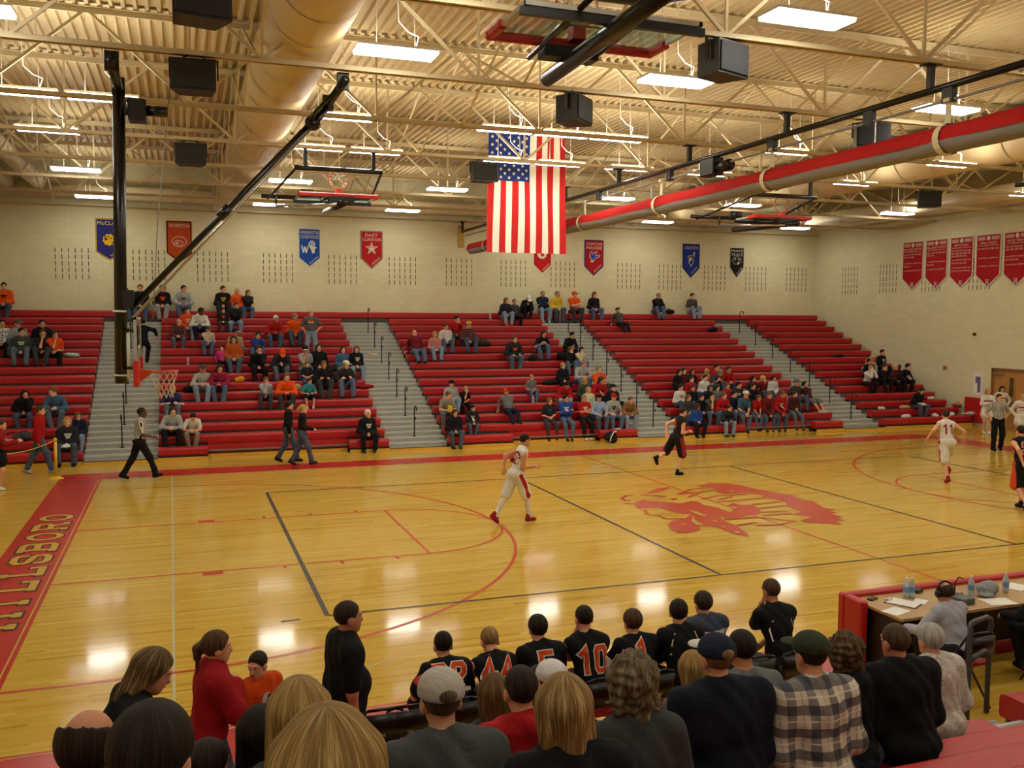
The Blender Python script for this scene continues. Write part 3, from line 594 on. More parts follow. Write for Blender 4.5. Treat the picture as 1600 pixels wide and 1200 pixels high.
g = thing('hoop_pipe', 'black ceiling pipe and bracket of the hoop at the right end', 'pipe', (24.4, MY, 7.4))
MB().tube([(-3.2, .6, -.1), (1.2, -2.8, .05)], .06, 12).build('pipe', BLACKM, g, True); MB().tube([(-2.2, .0, .0), (-1.6, -.5, .48), (-.9, -.9, .48)], .03, 8).build('bracket', BLACKM, g, True)
# ------------------------------------------------------------------ divider curtain rolled up under the roof
GREYF = cloth('#8a8785', 'denim', '#9a9794'); REDF = cloth('#b3201c'); STRAP = paint('#d8cda6', .6)
CX = 12.8; cy0, cy1 = -6., 26.0
t = thing('divider_curtain', 'rolled-up grey gym divider curtain with a red upper band and cream straps', 'curtain', (CX, 0, 6.5))
def roll_mb(a0, a1, rr, n, j=.008):
    mb = MB(); vs = []; ys = np.linspace(cy0, cy1, 60)
    for i, y in enumerate(ys):
        for k in range(n+1):
            a = a0+(a1-a0)*k/n; r = rr+j*math.sin(i*1.7+k*2.1)*math.sin(k*1.1+i*.4); vs.append((r*math.cos(a)*1.05, y, .2+r*math.sin(a)))
    mb.add(vs, [(i*(n+1)+k, i*(n+1)+k+1, (i+1)*(n+1)+k+1, (i+1)*(n+1)+k) for i in range(59) for k in range(n)]); return mb
roll_mb(math.pi*1.06, math.pi*2.3, .205, 18).build('roll', GREYF, t, True); roll_mb(math.pi*.3, math.pi*1.07, .212, 10, .012).build('red_band', REDF, t, True)
MB().tube([(0, cy0, .2), (0, cy1, .2)], .18, 14).build('core', GREYF, t)
ysr = [-2.4, 1.9, 6.29, 10.69, 15.14, 19.5, 23.9]
for y in ysr:
    MB().add([(.235*math.cos(a)*1.05, y+dy, .2+.235*math.sin(a)) for dy in (-.06, .06) for a in np.linspace(0, 2*math.pi, 19)], [(i, i+1, 20+i, 19+i) for i in range(18)]).build('strap', STRAP, t)
    MB().box((-.01, y-.055, .42), (.005, y+.055, .8)).build('strap_hanger', STRAP, t); MB().tube([(0, y-.06, .78), (0, y+.06, .78)], .06, 10).build('strap_drum', STRAP, t)
t = thing('curtain_track', 'long black curtain pipe with drive shaft and motor under the trusses', 'pipe', (CX, 0, 7.5))
MB().tube([(0, cy0, 0), (0, 27.35, -.02)], .055, 12).build('track_pipe', BLACKM, t, True); MB().tube([(0, cy0, -.22), (0, 26.9, -.22)], .022, 8).build('drive_shaft', GREY, t, True)
for y in JY:
    if y > -6: MB().box((-.045, y-.045, .03), (.045, y+.045, .38)).box((-.14, y-.09, .38), (.14, y+.09, .4)).build('hanger', DARK, t)
for y in (1.9, 3.6, 6.3, 10.3, 14.2, 18.4, 22.7): MB().box((-.05, y-.1, -.26), (.05, y+.1, -.04)).build('shaft_bearing', DARK, t)
MB().rbox((-.14, 8.2, -.42), (.14, 8.75, -.05), .02).build('motor_box', DARK, t); MB().tube([(.0, 7.75, -.28), (0, 8.2, -.28)], .12, 12).build('motor', BLACKM, t, True)
for y in (3.45, 11.2, 17.): MB().tube([(0, y, -.25), (0, y, -.62)], .012, 5).build('chain', CHROME, t)
o = MB().box((12.68, YF-.06, 6.85), (12.92, YF-.005, 7.75)).build('wall_plate', paint('#c09a3e', .5)); tag(o, 'yellow wooden mounting board on the far wall at the curtain pipe end', 'board')
# ------------------------------------------------------------------ flag hung vertically
FY = 14.8; fx0, fx1, fz1, fz0 = 9.80, 12.02, 8.95, 5.77; t = thing('flag', 'large flag with stars and stripes hanging vertically from the trusses', 'flag', ((fx0+fx1)/2, FY, fz0))
fw, fh = fx1-fx0, fz1-fz0
def fcl(u, v, off=0.):
    sag = .025*math.sin(u*9+.5)*(1-v)+.03*math.sin(u*23+v*3)+.02*math.sin(v*7+u*5); return ((u-.5)*fw*(1+.045*(1-v)), -off+sag, v*fh+.02*math.sin(u*3.1)*v)
def sheet(u0, u1, v0, v1, nu, nv, off=0.):
    mb = MB(); mb.add([fcl(u0+(u1-u0)*i/nu, v0+(v1-v0)*j/nv, off) for j in range(nv+1) for i in range(nu+1)], [(j*(nu+1)+i, j*(nu+1)+i+1, (j+1)*(nu+1)+i+1, (j+1)*(nu+1)+i) for j in range(nv) for i in range(nu)]); return mb
FR, FWm, FB = cloth('#b0211f'), cloth('#d9d3c0'), cloth('#20306b')
for k in range(13): sheet(k/13, (k+1)/13, 0, .605 if k < 7 else 1., 4, 30).build('stripe', FR if k % 2 == 0 else FWm, t, True)
cn = sheet(0, 7/13, .605, 1., 24, 14).build('canton', FB, t, True)
mb = MB()
for r in range(11):
    for c in range(9):
        if (r+c) % 2 == 0:
            uc = 7/13*(c+.8)/9.6; vc = .605+.395*(r+.85)/11.7; pts = []
            for q in range(10): a = math.pi/2+q*math.pi/5; rr = .052 if q % 2 == 0 else .021; pts.append(fcl(uc+rr*math.cos(a)/fw, vc+rr*math.sin(a)/fh, .006))
            mb.add([fcl(uc, vc, .006)]+pts, [(0, 1+q, 1+(q+1) % 10) for q in range(10)])
o = mb.build('stars', FWm, cn); o['kind'] = 'stuff'
MB().tube([(-fw/2-.05, 0, fh+.03), (fw/2+.05, 0, fh+.03)], .02, 8).build('hanging_rod', GREY, t)
for q in (-1, 1): MB().tube([(q*fw*.45, 0, fh+.03), (q*fw*.45, 1.5, 9.5-fz0)], .006, 4).build('cord', WIRE, t)
# ------------------------------------------------------------------ loudspeakers
sp = None
for (x, y, rz, lab) in ((2.15, 2.28, .2, 'black ceiling loudspeaker over the left aisle, foremost in its line'), (2.15, 5.85, -.1, 'black ceiling loudspeaker beside the hoop mast pivot'), (2.17, 12.99, 0, 'black ceiling loudspeaker hung between the lowered hoop and folded hoop'), (8.4, 5.85, .75, 'black ceiling loudspeaker turned corner-on, below the folded overhead hoop'), (9.1, 2.28, .35, 'large black ceiling loudspeaker beside the overhead folded hoop'), (9.05, 12.99, .1, 'black ceiling loudspeaker hung in front of the flag'), (14.75, 5.85, -.35, 'black ceiling loudspeaker half hidden by the rolled curtain'), (23.1, 12.99, -.5, 'black ceiling loudspeaker near the red wall banners')):
    if sp is None:
        sp = thing('loudspeaker', lab, 'speaker', (x, y, 7.36), rz)
        MB().prism([(-.33, -.2), (.33, -.2), (.24, .24), (-.24, .24)], 0, .46, lambda u, v, d: (u, v, d)).build('cabinet', DARK, sp, fix=True)
        MB().rbox((-.31, -.225, .03), (.31, -.2, .43), .01).build('grille', paint('#1c1c1d', .7, .2, 60., 0, .3), sp)
        MB().box((-.35, -.03, .47), (.35, .03, .49)).box((-.355, -.03, .2), (-.335, .03, .49)).box((.335, -.03, .2), (.355, .03, .49)).build('yoke', DARK, sp)
        for q in (-.2, .2): MB().tube([(q, 0, .48), (q*.4, 0, .56)], .012, 5).build('hanger_cable', DARK, sp)
    else: dup(sp, (x, y, 7.36), rz, lab)
# ------------------------------------------------------------------ pennants on the far wall
def pent(w, zt, zs, zb, i=0.): return [(-w/2+i, zs+i*.35), (0, zb+i*1.3), (w/2-i, zs+i*.35), (w/2-i, zt-i), (-w/2+i, zt-i)]
def rot2(v, a): c, s = math.cos(a), math.sin(a); return np.stack([v[:, 0]*c-v[:, 1]*s, v[:, 0]*s+v[:, 1]*c], 1)
def circ(cx, cy, rx, ry, n=18, a0=0, a1=2*math.pi): return [(cx+rx*math.cos(a0+(a1-a0)*k/n), cy+ry*math.sin(a0+(a1-a0)*k/n)) for k in range(n)]
def star(cx, cy, r, ri): return [(cx+(r if k % 2 == 0 else ri)*math.cos(math.pi/2+k*math.pi/5), cy+(r if k % 2 == 0 else ri)*math.sin(math.pi/2+k*math.pi/5)) for k in range(10)]
def pennant(label, xc, w, zt, zs, zb, field, border, title, nick, tcol, emb, cat='banner'):
    t = thing('pennant', label, cat, (xc, YF-.012, zb)); loc = lambda p: [(a, b-zb) for a, b in p]; fab = lambda c: cloth(c)
    o = MB().prism(loc(pent(w, zt, zs, zb)), 0, -.012, lambda u, v, d: (u, d, v)).build('border', fab(border), t, fix=True)
    MB().prism(loc(pent(w, zt, zs, zb, .045)), -.012, -.018, lambda u, v, d: (u, d, v)).build('field', fab(field), t, fix=True)
    tm = fab(tcol)
    def put(v, f, nm, m, d): mb = MB(); mb.add([(q[0], d, q[1]-zb) for q in v], f); return mb.build(nm, m, t)
    for i, ln in enumerate(title):
        v, f = text_mesh(ln, .13, min(w-.16, .125*len(ln))); put(v+np.array([0, zt-.17-i*.17]), f, 'lettering', tm, -.021)
    v, f = text_mesh(nick, .075, .42); a = math.atan2(zs-zb, w/2); put(rot2(v, a)+np.array([w*.25-.055, (zs+zb)/2+.115]), f, 'lettering', tm, -.021)
    zc = zs+(zt-zs)*.36
    for i, (poly, col) in enumerate(emb): put(np.array([(p[0], p[1]+zc) for p in poly]), [tuple(range(len(poly)))], 'emblem_shape', fab(col), -.020-.0012*i)
jag = lambda cx, cy, rx, ry, n, k: [(cx+rx*(1+(.14 if i % 2 else -.05))*math.cos(2*math.pi*i/n+k), cy+ry*(1+(.14 if i % 2 else -.05))*math.sin(2*math.pi*i/n+k)) for i in range(n)]
S5 = [star(0, 0, .27, .105), star(0, -.005, .20, .075), star(0, -.01, .145, .055)]
pennant('purple pennant with yellow border and yellow cat head, behind the hoop mast', -.46, .95, 7.5, 6.3, 5.98, '#332f6e', '#c9a227', ['McCLAIN'], 'TIGERS', '#e6d58a', [(jag(-.02, 0, .2, .2, 18, .2), '#d9b21e'), ([(-.2, .2), (-.1, .05), (-.14, -.02)], '#22203a'), ([(-.18, .02), (-.02, .04), (-.16, -.04)], '#22203a'), ([(.02, .08), (.12, .06), (.03, .03)], '#22203a'), ([(.08, -.08), (.2, -.06), (.1, -.14)], '#22203a'), ([(-.1, .14), (.02, .11), (-.08, .1)], '#22203a')])
pennant('orange pennant with dark border and a white swirl emblem, behind the diagonal brace', 1.91, .88, 7.5, 6.32, 5.97, '#b9491c', '#3a1712', ['WILMINGTON'], 'HURRICANE', '#d8cbb8', [(circ(0, 0, .26, .2), '#d8cbb8'), (circ(0, 0, .235, .175), '#b9491c'), (circ(-.02, -.05, .16, .1), '#d8cbb8'), (circ(-.02, -.055, .135, .078), '#b9491c'), (circ(-.06, -.06, .05, .03), '#d8cbb8')])
pennant('blue pennant with white border and a white letter emblem on the far wall', 6.67, .87, 7.42, 6.26, 5.9, '#2450a5', '#d9d5c4', ['WASHINGTON', 'COURTHOUSE'], 'BLUE LIONS', '#dcd9cc', [([(-.32, .06), (-.27, .06), (-.24, -.1), (-.2, .03), (-.15, .03), (-.12, -.1), (-.07, .07), (-.03, .07), (-.1, -.22), (-.15, -.22), (-.18, -.1), (-.22, -.22), (-.26, -.22)], '#dcd9cc'), (jag(.09, .13, .12, .12, 16, 0), '#dcd9cc'), (circ(.09, .13, .075, .075), '#2450a5'), (circ(.09, .13, .045, .045), '#dcd9cc'), ([(-.05, .1), (.05, .08), (.16, .05), (.28, .0), (.25, -.05), (.2, -.03), (.2, -.2), (.1, -.24), (.06, -.1)], '#dcd9cc')])
pennant('red pennant with grey border and a white star on the far wall', 9.1, .9, 7.4, 6.31, 5.9, '#b11f22', '#8d8c7c', ['EAST', 'CLINTON'], 'ASTROS', '#d6cdb8', [(S5[0], '#dcd3c0'), (S5[1], '#b11f22'), (S5[2], '#dcd3c0')])
pennant('red pennant with white border, its top hidden behind the flag', 16.4, .87, 7.38, 6.23, 5.84, '#c01f22', '#e0dac6', ['HILLSBORO'], 'INDIANS', '#e0dac6', [(jag(-.02, .02, .2, .17, 16, 0), '#e0dac6'), (circ(0, .03, .08, .08), '#c01f22'), ([(-.25, .05), (-.17, .1), (-.15, -.1)], '#e0dac6')])
pennant('red pennant with navy border and a blue bird on the far wall', 18.8, .9, 7.36, 6.23, 5.83, '#b01e23', '#2d3168', ['CLINTON', 'MASSIE'], 'FALCONS', '#dcd3c4', [([(-.22, .05), (-.17, .2), (-.1, .26), (-.05, .12), (.02, .2), (.15, .26), (.1, .06), (.3, .08), (.24, -.02), (.08, -.06), (.02, -.16), (-.06, -.24), (-.2, -.22), (-.1, -.12), (-.2, -.06)], '#dcd3c4'), ([(-.19, .05), (-.15, .17), (-.1, .22), (-.05, .08), (.02, .16), (.12, .22), (.07, .03), (.25, .06), (.2, -.01), (.06, -.04), (0, -.13), (-.07, -.16), (-.07, -.1), (-.17, -.04)], '#3a55b8')])
pennant('dark blue pennant with a white hooded rider head on the far wall', 23.6, .87, 7.34, 6.27, 5.83, '#24398a', '#20214f', ['CHILLICOTHE'], 'CAVALIERS', '#c9c8cf', [([(-.2, .12), (-.08, .18), (.06, .16), (.14, .34), (.2, .32), (.17, .12), (.1, .06), (.14, -.1), (0, -.34), (-.14, -.12), (-.12, .06)], '#b9bac2'), ([(-.16, .11), (-.06, .15), (.07, .13), (.14, .28), (.14, .12), (.07, .05), (.1, -.1), (0, -.27), (-.1, -.1), (-.09, .05)], '#1a1d3f'), (circ(-.03, 0, .06, .1), '#c9c8cf')])
pennant('black pennant with white border and a white outlined cat head on the far wall', 26.0, .8, 7.27, 6.32, 5.84, '#1b1b1f', '#d5cfb8', ['MIAMI', 'TRACE'], 'PANTHERS', '#d5cfc0', [(jag(0, 0, .24, .19, 14, .1), '#8f8d86'), (jag(0, 0, .2, .15, 14, .1), '#1b1b1f'), (circ(-.1, .06, .04, .04), '#d5cfc0'), ([(-.02, .1), (.15, .08), (.2, 0), (.08, .02)], '#a5a39a'), ([(.05, -.05), (.12, -.03), (.1, -.17), (.02, -.15)], '#d5cfc0')])
# championship banners on the right wall
BT = [(['BOYS', 'CROSS COUNTRY'], [5, 3], 2, 0), (['GIRLS', 'CROSS COUNTRY'], [5, 2], 2, 0), (['BOYS GOLF'], [5, 5, 4], 4, 5), (['GIRLS GOLF'], [5], 0, 0), (['BOYS TENNIS'], [5, 4], 3, 0)]
BL = ['red championship banner with white border, closest to the room corner', 'red championship banner second from the room corner', 'red championship banner with three rows of years', 'red championship banner with a single row of years', 'red championship banner farthest from the room corner']
BR, BWm = cloth('#a81c22'), cloth('#d6ccb6')
for i, (ttl, rows, n2, n3) in enumerate(BT):
    yc = 21.28-1.26*i; w = 1.14; zt, zs, zb = 7.21, 5.68, 5.21; t = thing('championship_banner', BL[i], 'banner', (XR-.03, yc, zb))
    fn = lambda u, v, d: (-d, -u, v-zb)
    MB().prism(pent(w, zt, zs, zb), 0, .012, fn).build('border', BWm, t, fix=True); MB().prism(pent(w, zt, zs, zb, .045), .012, .018, fn).build('field', BR, t, fix=True)
    def put(v, f, nm): mb = MB(); mb.add([fn(q[0], q[1], .021) for q in v], f); return mb.build(nm, BWm, t)
    for k in range(4):
        for s in (-1, 1): put([(s*.14, zt-.1-.035*k), (s*.48, zt-.1-.035*k), (s*.48, zt-.118-.035*k), (s*.14, zt-.118-.035*k)], [(0, 1, 2, 3)], 'header_stripe')
    c = circ(0, zt-.16, .085, .085); put(c, [tuple(range(len(c)))], 'seal')
    ln = ' '.join(ttl); v, f = text_mesh(ln, .085, min(.98, .075*len(ln))); put(v+np.array([0, zt-.33]), f, 'lettering')
    zz = zt-.43
    for hd, rws in (('CONFERENCE CHAMPS', rows), ('DISTRICT CHAMPS', [n2]), ('REGIONAL CHAMPS', [n3])):
        v, f = text_mesh(hd, .05, .6); put(v+np.array([0, zz]), f, 'lettering')
        for s in (-1, 1): put([(s*.33, zz-.008), (s*.45, zz-.008), (s*.45, zz+.008), (s*.33, zz+.008)], [(0, 1, 2, 3)], 'rule')
        for r, q in enumerate(rws):
            if q:
                v, f = text_mesh(' '.join(str(1968+7*r+3*k+i) for k in range(q)), .065, .19*q-.03); put(v+np.array([-.475+(.19*q-.03)/2, zz-.12-.1*r]), f, 'years')
        zz -= .47 if hd[0] == 'C' else .3
    v, f = strokes(GL['H'], .09, .15, .035, SER['H']); put(v+np.array([-.045, zb+.14]), f, 'monogram')
# ------------------------------------------------------------------ right wall: door, pads, fittings
WOODD = paint('#b98443', .45, .12, 3.)
t = MB().box((XR-.05, 16.05, 0), (XR-.004, 17.0, 2.12)).build('door_1', WOODD); t['kind'] = 'structure'
mb = MB()
for lo, hi in (((XR-.08, 17.0, 0), (XR-.003, 17.1, 2.2)), ((XR-.08, 15.0, 0), (XR-.003, 15.1, 2.2)), ((XR-.08, 15.0, 2.12), (XR-.003, 17.1, 2.22))): mb.box(lo, hi)
o = mb.build('trim_1', paint('#7c5a34', .5)); o['kind'] = 'structure'
d2 = MB().box((XR-.05, 15.1, 0), (XR-.004, 16.03, 2.12)).build('door_2', WOODD); d2['kind'] = 'structure'
for d in (t, d2): pass
MB().box((XR-.12, 16.55, 1.98), (XR-.05, 16.95, 2.05)).build('door_closer', CHROME, t); MB().box((XR-.1, 16.1, .95), (XR-.05, 16.9, 1.05)).build('push_bar', CHROME, t); MB().box((XR-.1, 15.2, .95), (XR-.05, 15.95, 1.05)).build('push_bar', CHROME, d2); MB().box((XR-.055, 16.12, 1.2), (XR-.049, 16.3, 1.9)).build('vision_pane', glass('#b8c4c0'), t)
for i, yc in enumerate((17.85, 14.3)):
    mb = MB(); mb.rbox((XR-.09, yc-.55, .1), (XR-.004, yc+.45, 1.05 if i == 0 else 1.8), .02); o = mb.build('wall_pad', REDPAD); tag(o, ('red padded mat fixed low on the right wall behind the cheerleaders', 'tall red padded mat on the right wall past the doors')[i], 'wall pad')
t = thing('wall_poster', 'white poster with a purple motif on the right wall above the red pad', 'poster', (XR-.006, 17.75, 1.15))
MB().box((-.006, -.22, 0), (0, .22, .85)).build('sheet', WHITE, t); MB().box((-.009, -.12, .1), (-.006, .02, .7)).box((-.009, .02, .45), (-.006, .12, .7)).build('print', paint('#6a5f8e', .6), t)
o = thing('fire_alarm', 'small square fire alarm fitting on the right wall', 'alarm', (XR-.004, 19.35, 2.1)); MB().box((-.05, -.1, -.1), (0, .1, .1)).build('plate', paint('#b9ab98', .5), o); MB().rbox((-.08, -.06, -.06), (-.05, .06, .06), .01).build('strobe', paint('#a03a3c', .4), o)
o = thing('wall_camera', 'small dark dome camera on the right wall', 'camera', (XR-.004, 18.0, 3.45)); MB().lathe([(.06, 0), (.06, -.03), (.045, -.07), (.02, -.09)], 14, None, 0).build('dome', DARK, o, True)
t = MB().box((XR-.03, YN, 0), (XR-.002, 15.0, .12)).build('baseboard_right', DARK); t['kind'] = 'structure'
# ------------------------------------------------------------------ people: smooth-blended solids meshed as one surface
A = lambda *p: np.array(p, float)
def nets(D, org, h):
    S = D < 0; nx, ny, nz = D.shape; cnt = np.zeros((nx-1, ny-1, nz-1), np.int8); cor = [(i, j, k) for i in (0, 1) for j in (0, 1) for k in (0, 1)]
    for i, j, k in cor: cnt += S[i:nx-1+i, j:ny-1+j, k:nz-1+k]
    act = (cnt > 0) & (cnt < 8); ids = np.argwhere(act); n = len(ids); idx = np.full(act.shape, -1, np.int32); idx[act] = np.arange(n); acc = np.zeros((n, 3)); w = np.zeros(n); I, Jx, K = ids.T
    val = {c: D[I+c[0], Jx+c[1], K+c[2]] for c in cor}
    for a in cor:
        for ax in range(3):
            if a[ax] == 0:
                b = list(a); b[ax] = 1; da = val[a]; db = val[tuple(b)]; cr = (da < 0) != (db < 0); t = np.where(cr, da/np.where(cr, da-db, 1), 0)
                for q in range(3): acc[:, q] += cr*(a[q]+(t if q == ax else 0))
                w += cr
    V = org+h*(ids+acc/w[:, None]); F = []
    for ax in range(3):
        b, c = (ax+1) % 3, (ax+2) % 3; s0 = [slice(1, -1)]*3; s1 = [slice(1, -1)]*3; s0[ax] = slice(0, -1); s1[ax] = slice(1, None); P0 = S[tuple(s0)]; P1 = S[tuple(s1)]
        E = np.argwhere(P0 != P1)
        if not len(E): continue
        sg = P0[tuple(E.T)]; E = E.copy(); E[:, b] += 1; E[:, c] += 1
        def cell(db, dc): q = E.copy(); q[:, b] -= db; q[:, c] -= dc; return idx[tuple(q.T)]
        q = np.stack([cell(1, 1), cell(0, 1), cell(0, 0), cell(1, 0)], 1); q[~sg] = q[~sg][:, ::-1]; F.append(q)
    return V, np.concatenate(F)
class Fld:
    def __init__(s, k=.04): s.p = []; s.k = k
    def cap(s, a, b, ra, rb=None): s.p.append(('c', A(*a), A(*b), ra, ra if rb is None else rb)); return s
    def ell(s, c, r, R=None): s.p.append(('e', A(*c), A(*r), np.eye(3) if R is None else R)); return s
    def mesh(s, h, infl=0., post=None, noise=None):
        lo = np.full(3, 9.); hi = -lo; bb = []
        for p in s.p:
            if p[0] == 'c': r = max(p[3], p[4])+infl; l = np.minimum(p[1], p[2])-r; u = np.maximum(p[1], p[2])+r
            else: r = p[2].max()+infl; l = p[1]-r; u = p[1]+r
            bb.append((l, u)); lo = np.minimum(lo, l); hi = np.maximum(hi, u)
        lo -= 2.5*h; N = np.ceil((hi+2.5*h-lo)/h).astype(int)+1; D = np.full(N, .15, np.float32); ax = [lo[i]+h*np.arange(N[i]) for i in range(3)]; m = s.k+2*h
        for p, (l, u) in zip(s.p, bb):
            i0 = np.maximum(0, ((l-m-lo)/h).astype(int)); i1 = np.minimum(N, ((u+m-lo)/h).astype(int)+2); X = ax[0][i0[0]:i1[0], None, None]; Y = ax[1][None, i0[1]:i1[1], None]; Z = ax[2][None, None, i0[2]:i1[2]]
            if p[0] == 'c':
                a, b = p[1], p[2]; d = b-a; L2 = max(d@d, 1e-9); x, y, z = X-a[0], Y-a[1], Z-a[2]; t = np.clip((x*d[0]+y*d[1]+z*d[2])/L2, 0, 1)
                q = np.sqrt((x-t*d[0])**2+(y-t*d[1])**2+(z-t*d[2])**2)-(p[3]+(p[4]-p[3])*t)-infl
            else:
                c, r, R = p[1], p[2]+infl, p[3]; x, y, z = X-c[0], Y-c[1], Z-c[2]; g = [(R[i, 0]*x+R[i, 1]*y+R[i, 2]*z) for i in range(3)]
                k0 = np.sqrt(sum((g[i]/r[i])**2 for i in range(3))); k1 = np.sqrt(sum((g[i]/r[i]**2)**2 for i in range(3)))+1e-6; q = k0*(k0-1)/k1
            sl = tuple(slice(i0[i], i1[i]) for i in range(3)); d0 = D[sl]; hh = np.clip(.5+.5*(d0-q)/s.k, 0, 1); D[sl] = d0*(1-hh)+q*hh-s.k*hh*(1-hh)
        if post is not None: D = post(D, ax[0][:, None, None], ax[1][None, :, None], ax[2][None, None, :])
        return nets(D, lo, h)
def pymesh(name, V, F, mats, mi=None, smooth=True):
    me = bpy.data.meshes.new(name); F = [tuple(f) for f in F]; me.from_pydata([tuple(v) for v in V], [], F)
    for m in mats: me.materials.append(m)
    if mi is not None: me.polygons.foreach_set('material_index', mi)
    if smooth: me.polygons.foreach_set('use_smooth', [True]*len(F))
    me.update(); return me
def fold(V, amp, f=1.):
    x, y, z = V.T*f; n = np.sin(9*x+5*z+2*np.sin(7*y))*np.sin(11*y-8*z+1.5*np.sin(13*x))+.6*np.sin(23*z+9*np.sin(6*x+4*y)); return n*amp
def displace(V, F, amp, f=1.):
    N = np.zeros_like(V); a = V[F[:, 0]]; n = np.cross(V[F[:, 1]]-a, V[F[:, 2]]-a)
    for k in range(4): np.add.at(N, F[:, k], n)
    N /= np.linalg.norm(N, axis=1)[:, None]+1e-9; return V+N*fold(V, amp, f)[:, None]
# ---- templates in the head frame (x right, y forward, z up)
def head_tpl(h):
    f = Fld(.022).ell((0, -.012, .03), (.073, .092, .088)).ell((0, .028, -.035), (.058, .062, .082)).ell((0, .052, -.088), (.036, .034, .028)).cap((0, -.02, -.06), (0, -.04, -.19), .053, .056)
    f.k = .022; f.ell((.077, -.008, -.012), (.012, .024, .034)).ell((-.077, -.008, -.012), (.012, .024, .034)).cap((0, .082, .012), (0, .1, -.028), .009, .014).cap((-.035, .078, .028), (.035, .078, .028), .012)
    def post(D, X, Y, Z):
        for s in (-1, 1):
            q = np.sqrt((X-s*.03)**2+(Y-.099)**2+(Z-.004)**2)-.016; D = np.maximum(D, -q)
        return np.minimum(D, np.sqrt((X/1.9)**2+((Y-.083))**2+((Z+.057)/.75)**2)-.0125)
    return f.mesh(h, 0, post)
def ball(c, r, n=6):
    V = []; F = []
    for i in range(n+1):
        for j in range(n): a = math.pi*i/n; b = 2*math.pi*j/n; V.append((c[0]+r[0]*math.sin(a)*math.cos(b), c[1]+r[1]*math.sin(a)*math.sin(b), c[2]+r[2]*math.cos(a)))
    for i in range(n):
        for j in range(n): F.append((i*n+j, (i+1)*n+j, (i+1)*n+(j+1) % n, i*n+(j+1) % n))
    return np.array(V), np.array(F)
HEADS = {}
def head_parts(fine):
    if fine not in HEADS:
        L = [(*head_tpl(.0075 if fine else .0145), 0)]
        for s in (-1, 1):
            if fine: L += [(*ball((s*.03, .0765, .004), (.0145, .0118, .009), 8), 3), (*ball((s*.03, .0858, .004), (.0062, .0035, .0062), 6), 1)]
            else: L.append((*ball((s*.03, .086, .004), (.014, .008, .009), 5), 1))
            L.append((*ball((s*.031, .0865, .03), (.018, .007, .0045), 5), 4))
        L.append((*ball((0, .0925, -.058), (.022, .006, .006), 6), 2)); HEADS[fine] = L
    return HEADS[fine]
def hair_sdf(style, h):
    f = Fld(.03); shell = lambda g, dz=0.: f.ell((0, -.017, .038+dz), (.078+g, .097+g, .09+g)); cutb = -.062; front = (.80, -.60, .016); post2 = None; bump = 0.
    if style in ('short', 'crew', 'bald', 'tuft'): shell(.004 if style == 'crew' else .0125)
    if style == 'tuft': f.ell((.01, .03, .115), (.06, .05, .03))
    if style in ('long', 'bob', 'pony', 'wavy', 'curly', 'longstraight'): shell(.013); cutb = -9; front = (.82, -.57, .022)
    if style in ('long', 'wavy', 'longstraight'):
        e = -.27 if style != 'longstraight' else -.33
        f.cap((0, -.075, .03), (0, -.085, e), .06, .055)
        for s in (-1, 1): f.cap((s*.06, -.03, .04), (s*.075, -.05, e+.02), .042, .045).cap((s*.074, .015, .05), (s*.086, .03, e+.06), .022, .026)
    if style in ('bob', 'curly'):
        f.cap((0, -.07, .03), (0, -.075, -.10), .064, .05)
        for s in (-1, 1): f.cap((s*.06, -.02, .04), (s*.074, -.03, -.10), .042, .04).cap((s*.075, .015, .05), (s*.082, .02, -.085), .022, .02)
    if style == 'curly': f.ell((0, -.03, .05), (.1, .11, .1)); bump = .011
    if style == 'wavy': bump = .006
    if style == 'pony': f.cap((0, -.1, .04), (0, -.145, .01), .03, .034).cap((0, -.145, .01), (0, -.15, -.24), .034, .018); cutb = -9
    def post(D, X, Y, Z):
        D = np.maximum(D, front[0]*Y+front[1]*Z-front[2])
        D = np.maximum(D, cutb-Z+0*X) if cutb > -1 else np.maximum(D, np.minimum(-.075-Z, .02-np.abs(X)-9*(Y > -.02))) if style == 'pony' else D
        if style == 'bald': D = np.maximum(D, -(np.sqrt((X/1.0)**2+((Y-.02)/1.2)**2+((Z-.13)/1.05)**2)-.1))
        if style == 'pony': D = np.where((Y > -.09) & (Z < -.06), np.maximum(D, .02), D)
        if style not in ('short', 'crew', 'bald', 'tuft', 'pony'): D = np.maximum(D, -(np.sqrt(X**2/.0042+(Y-.09)**2/.012+(Z+.07)**2/.018)-1)*.06)
        return D
    V, F = f.mesh(h, 0, post)
    if bump: V = displace(V, F, bump, 6.)
    return V, F
TPL = {}
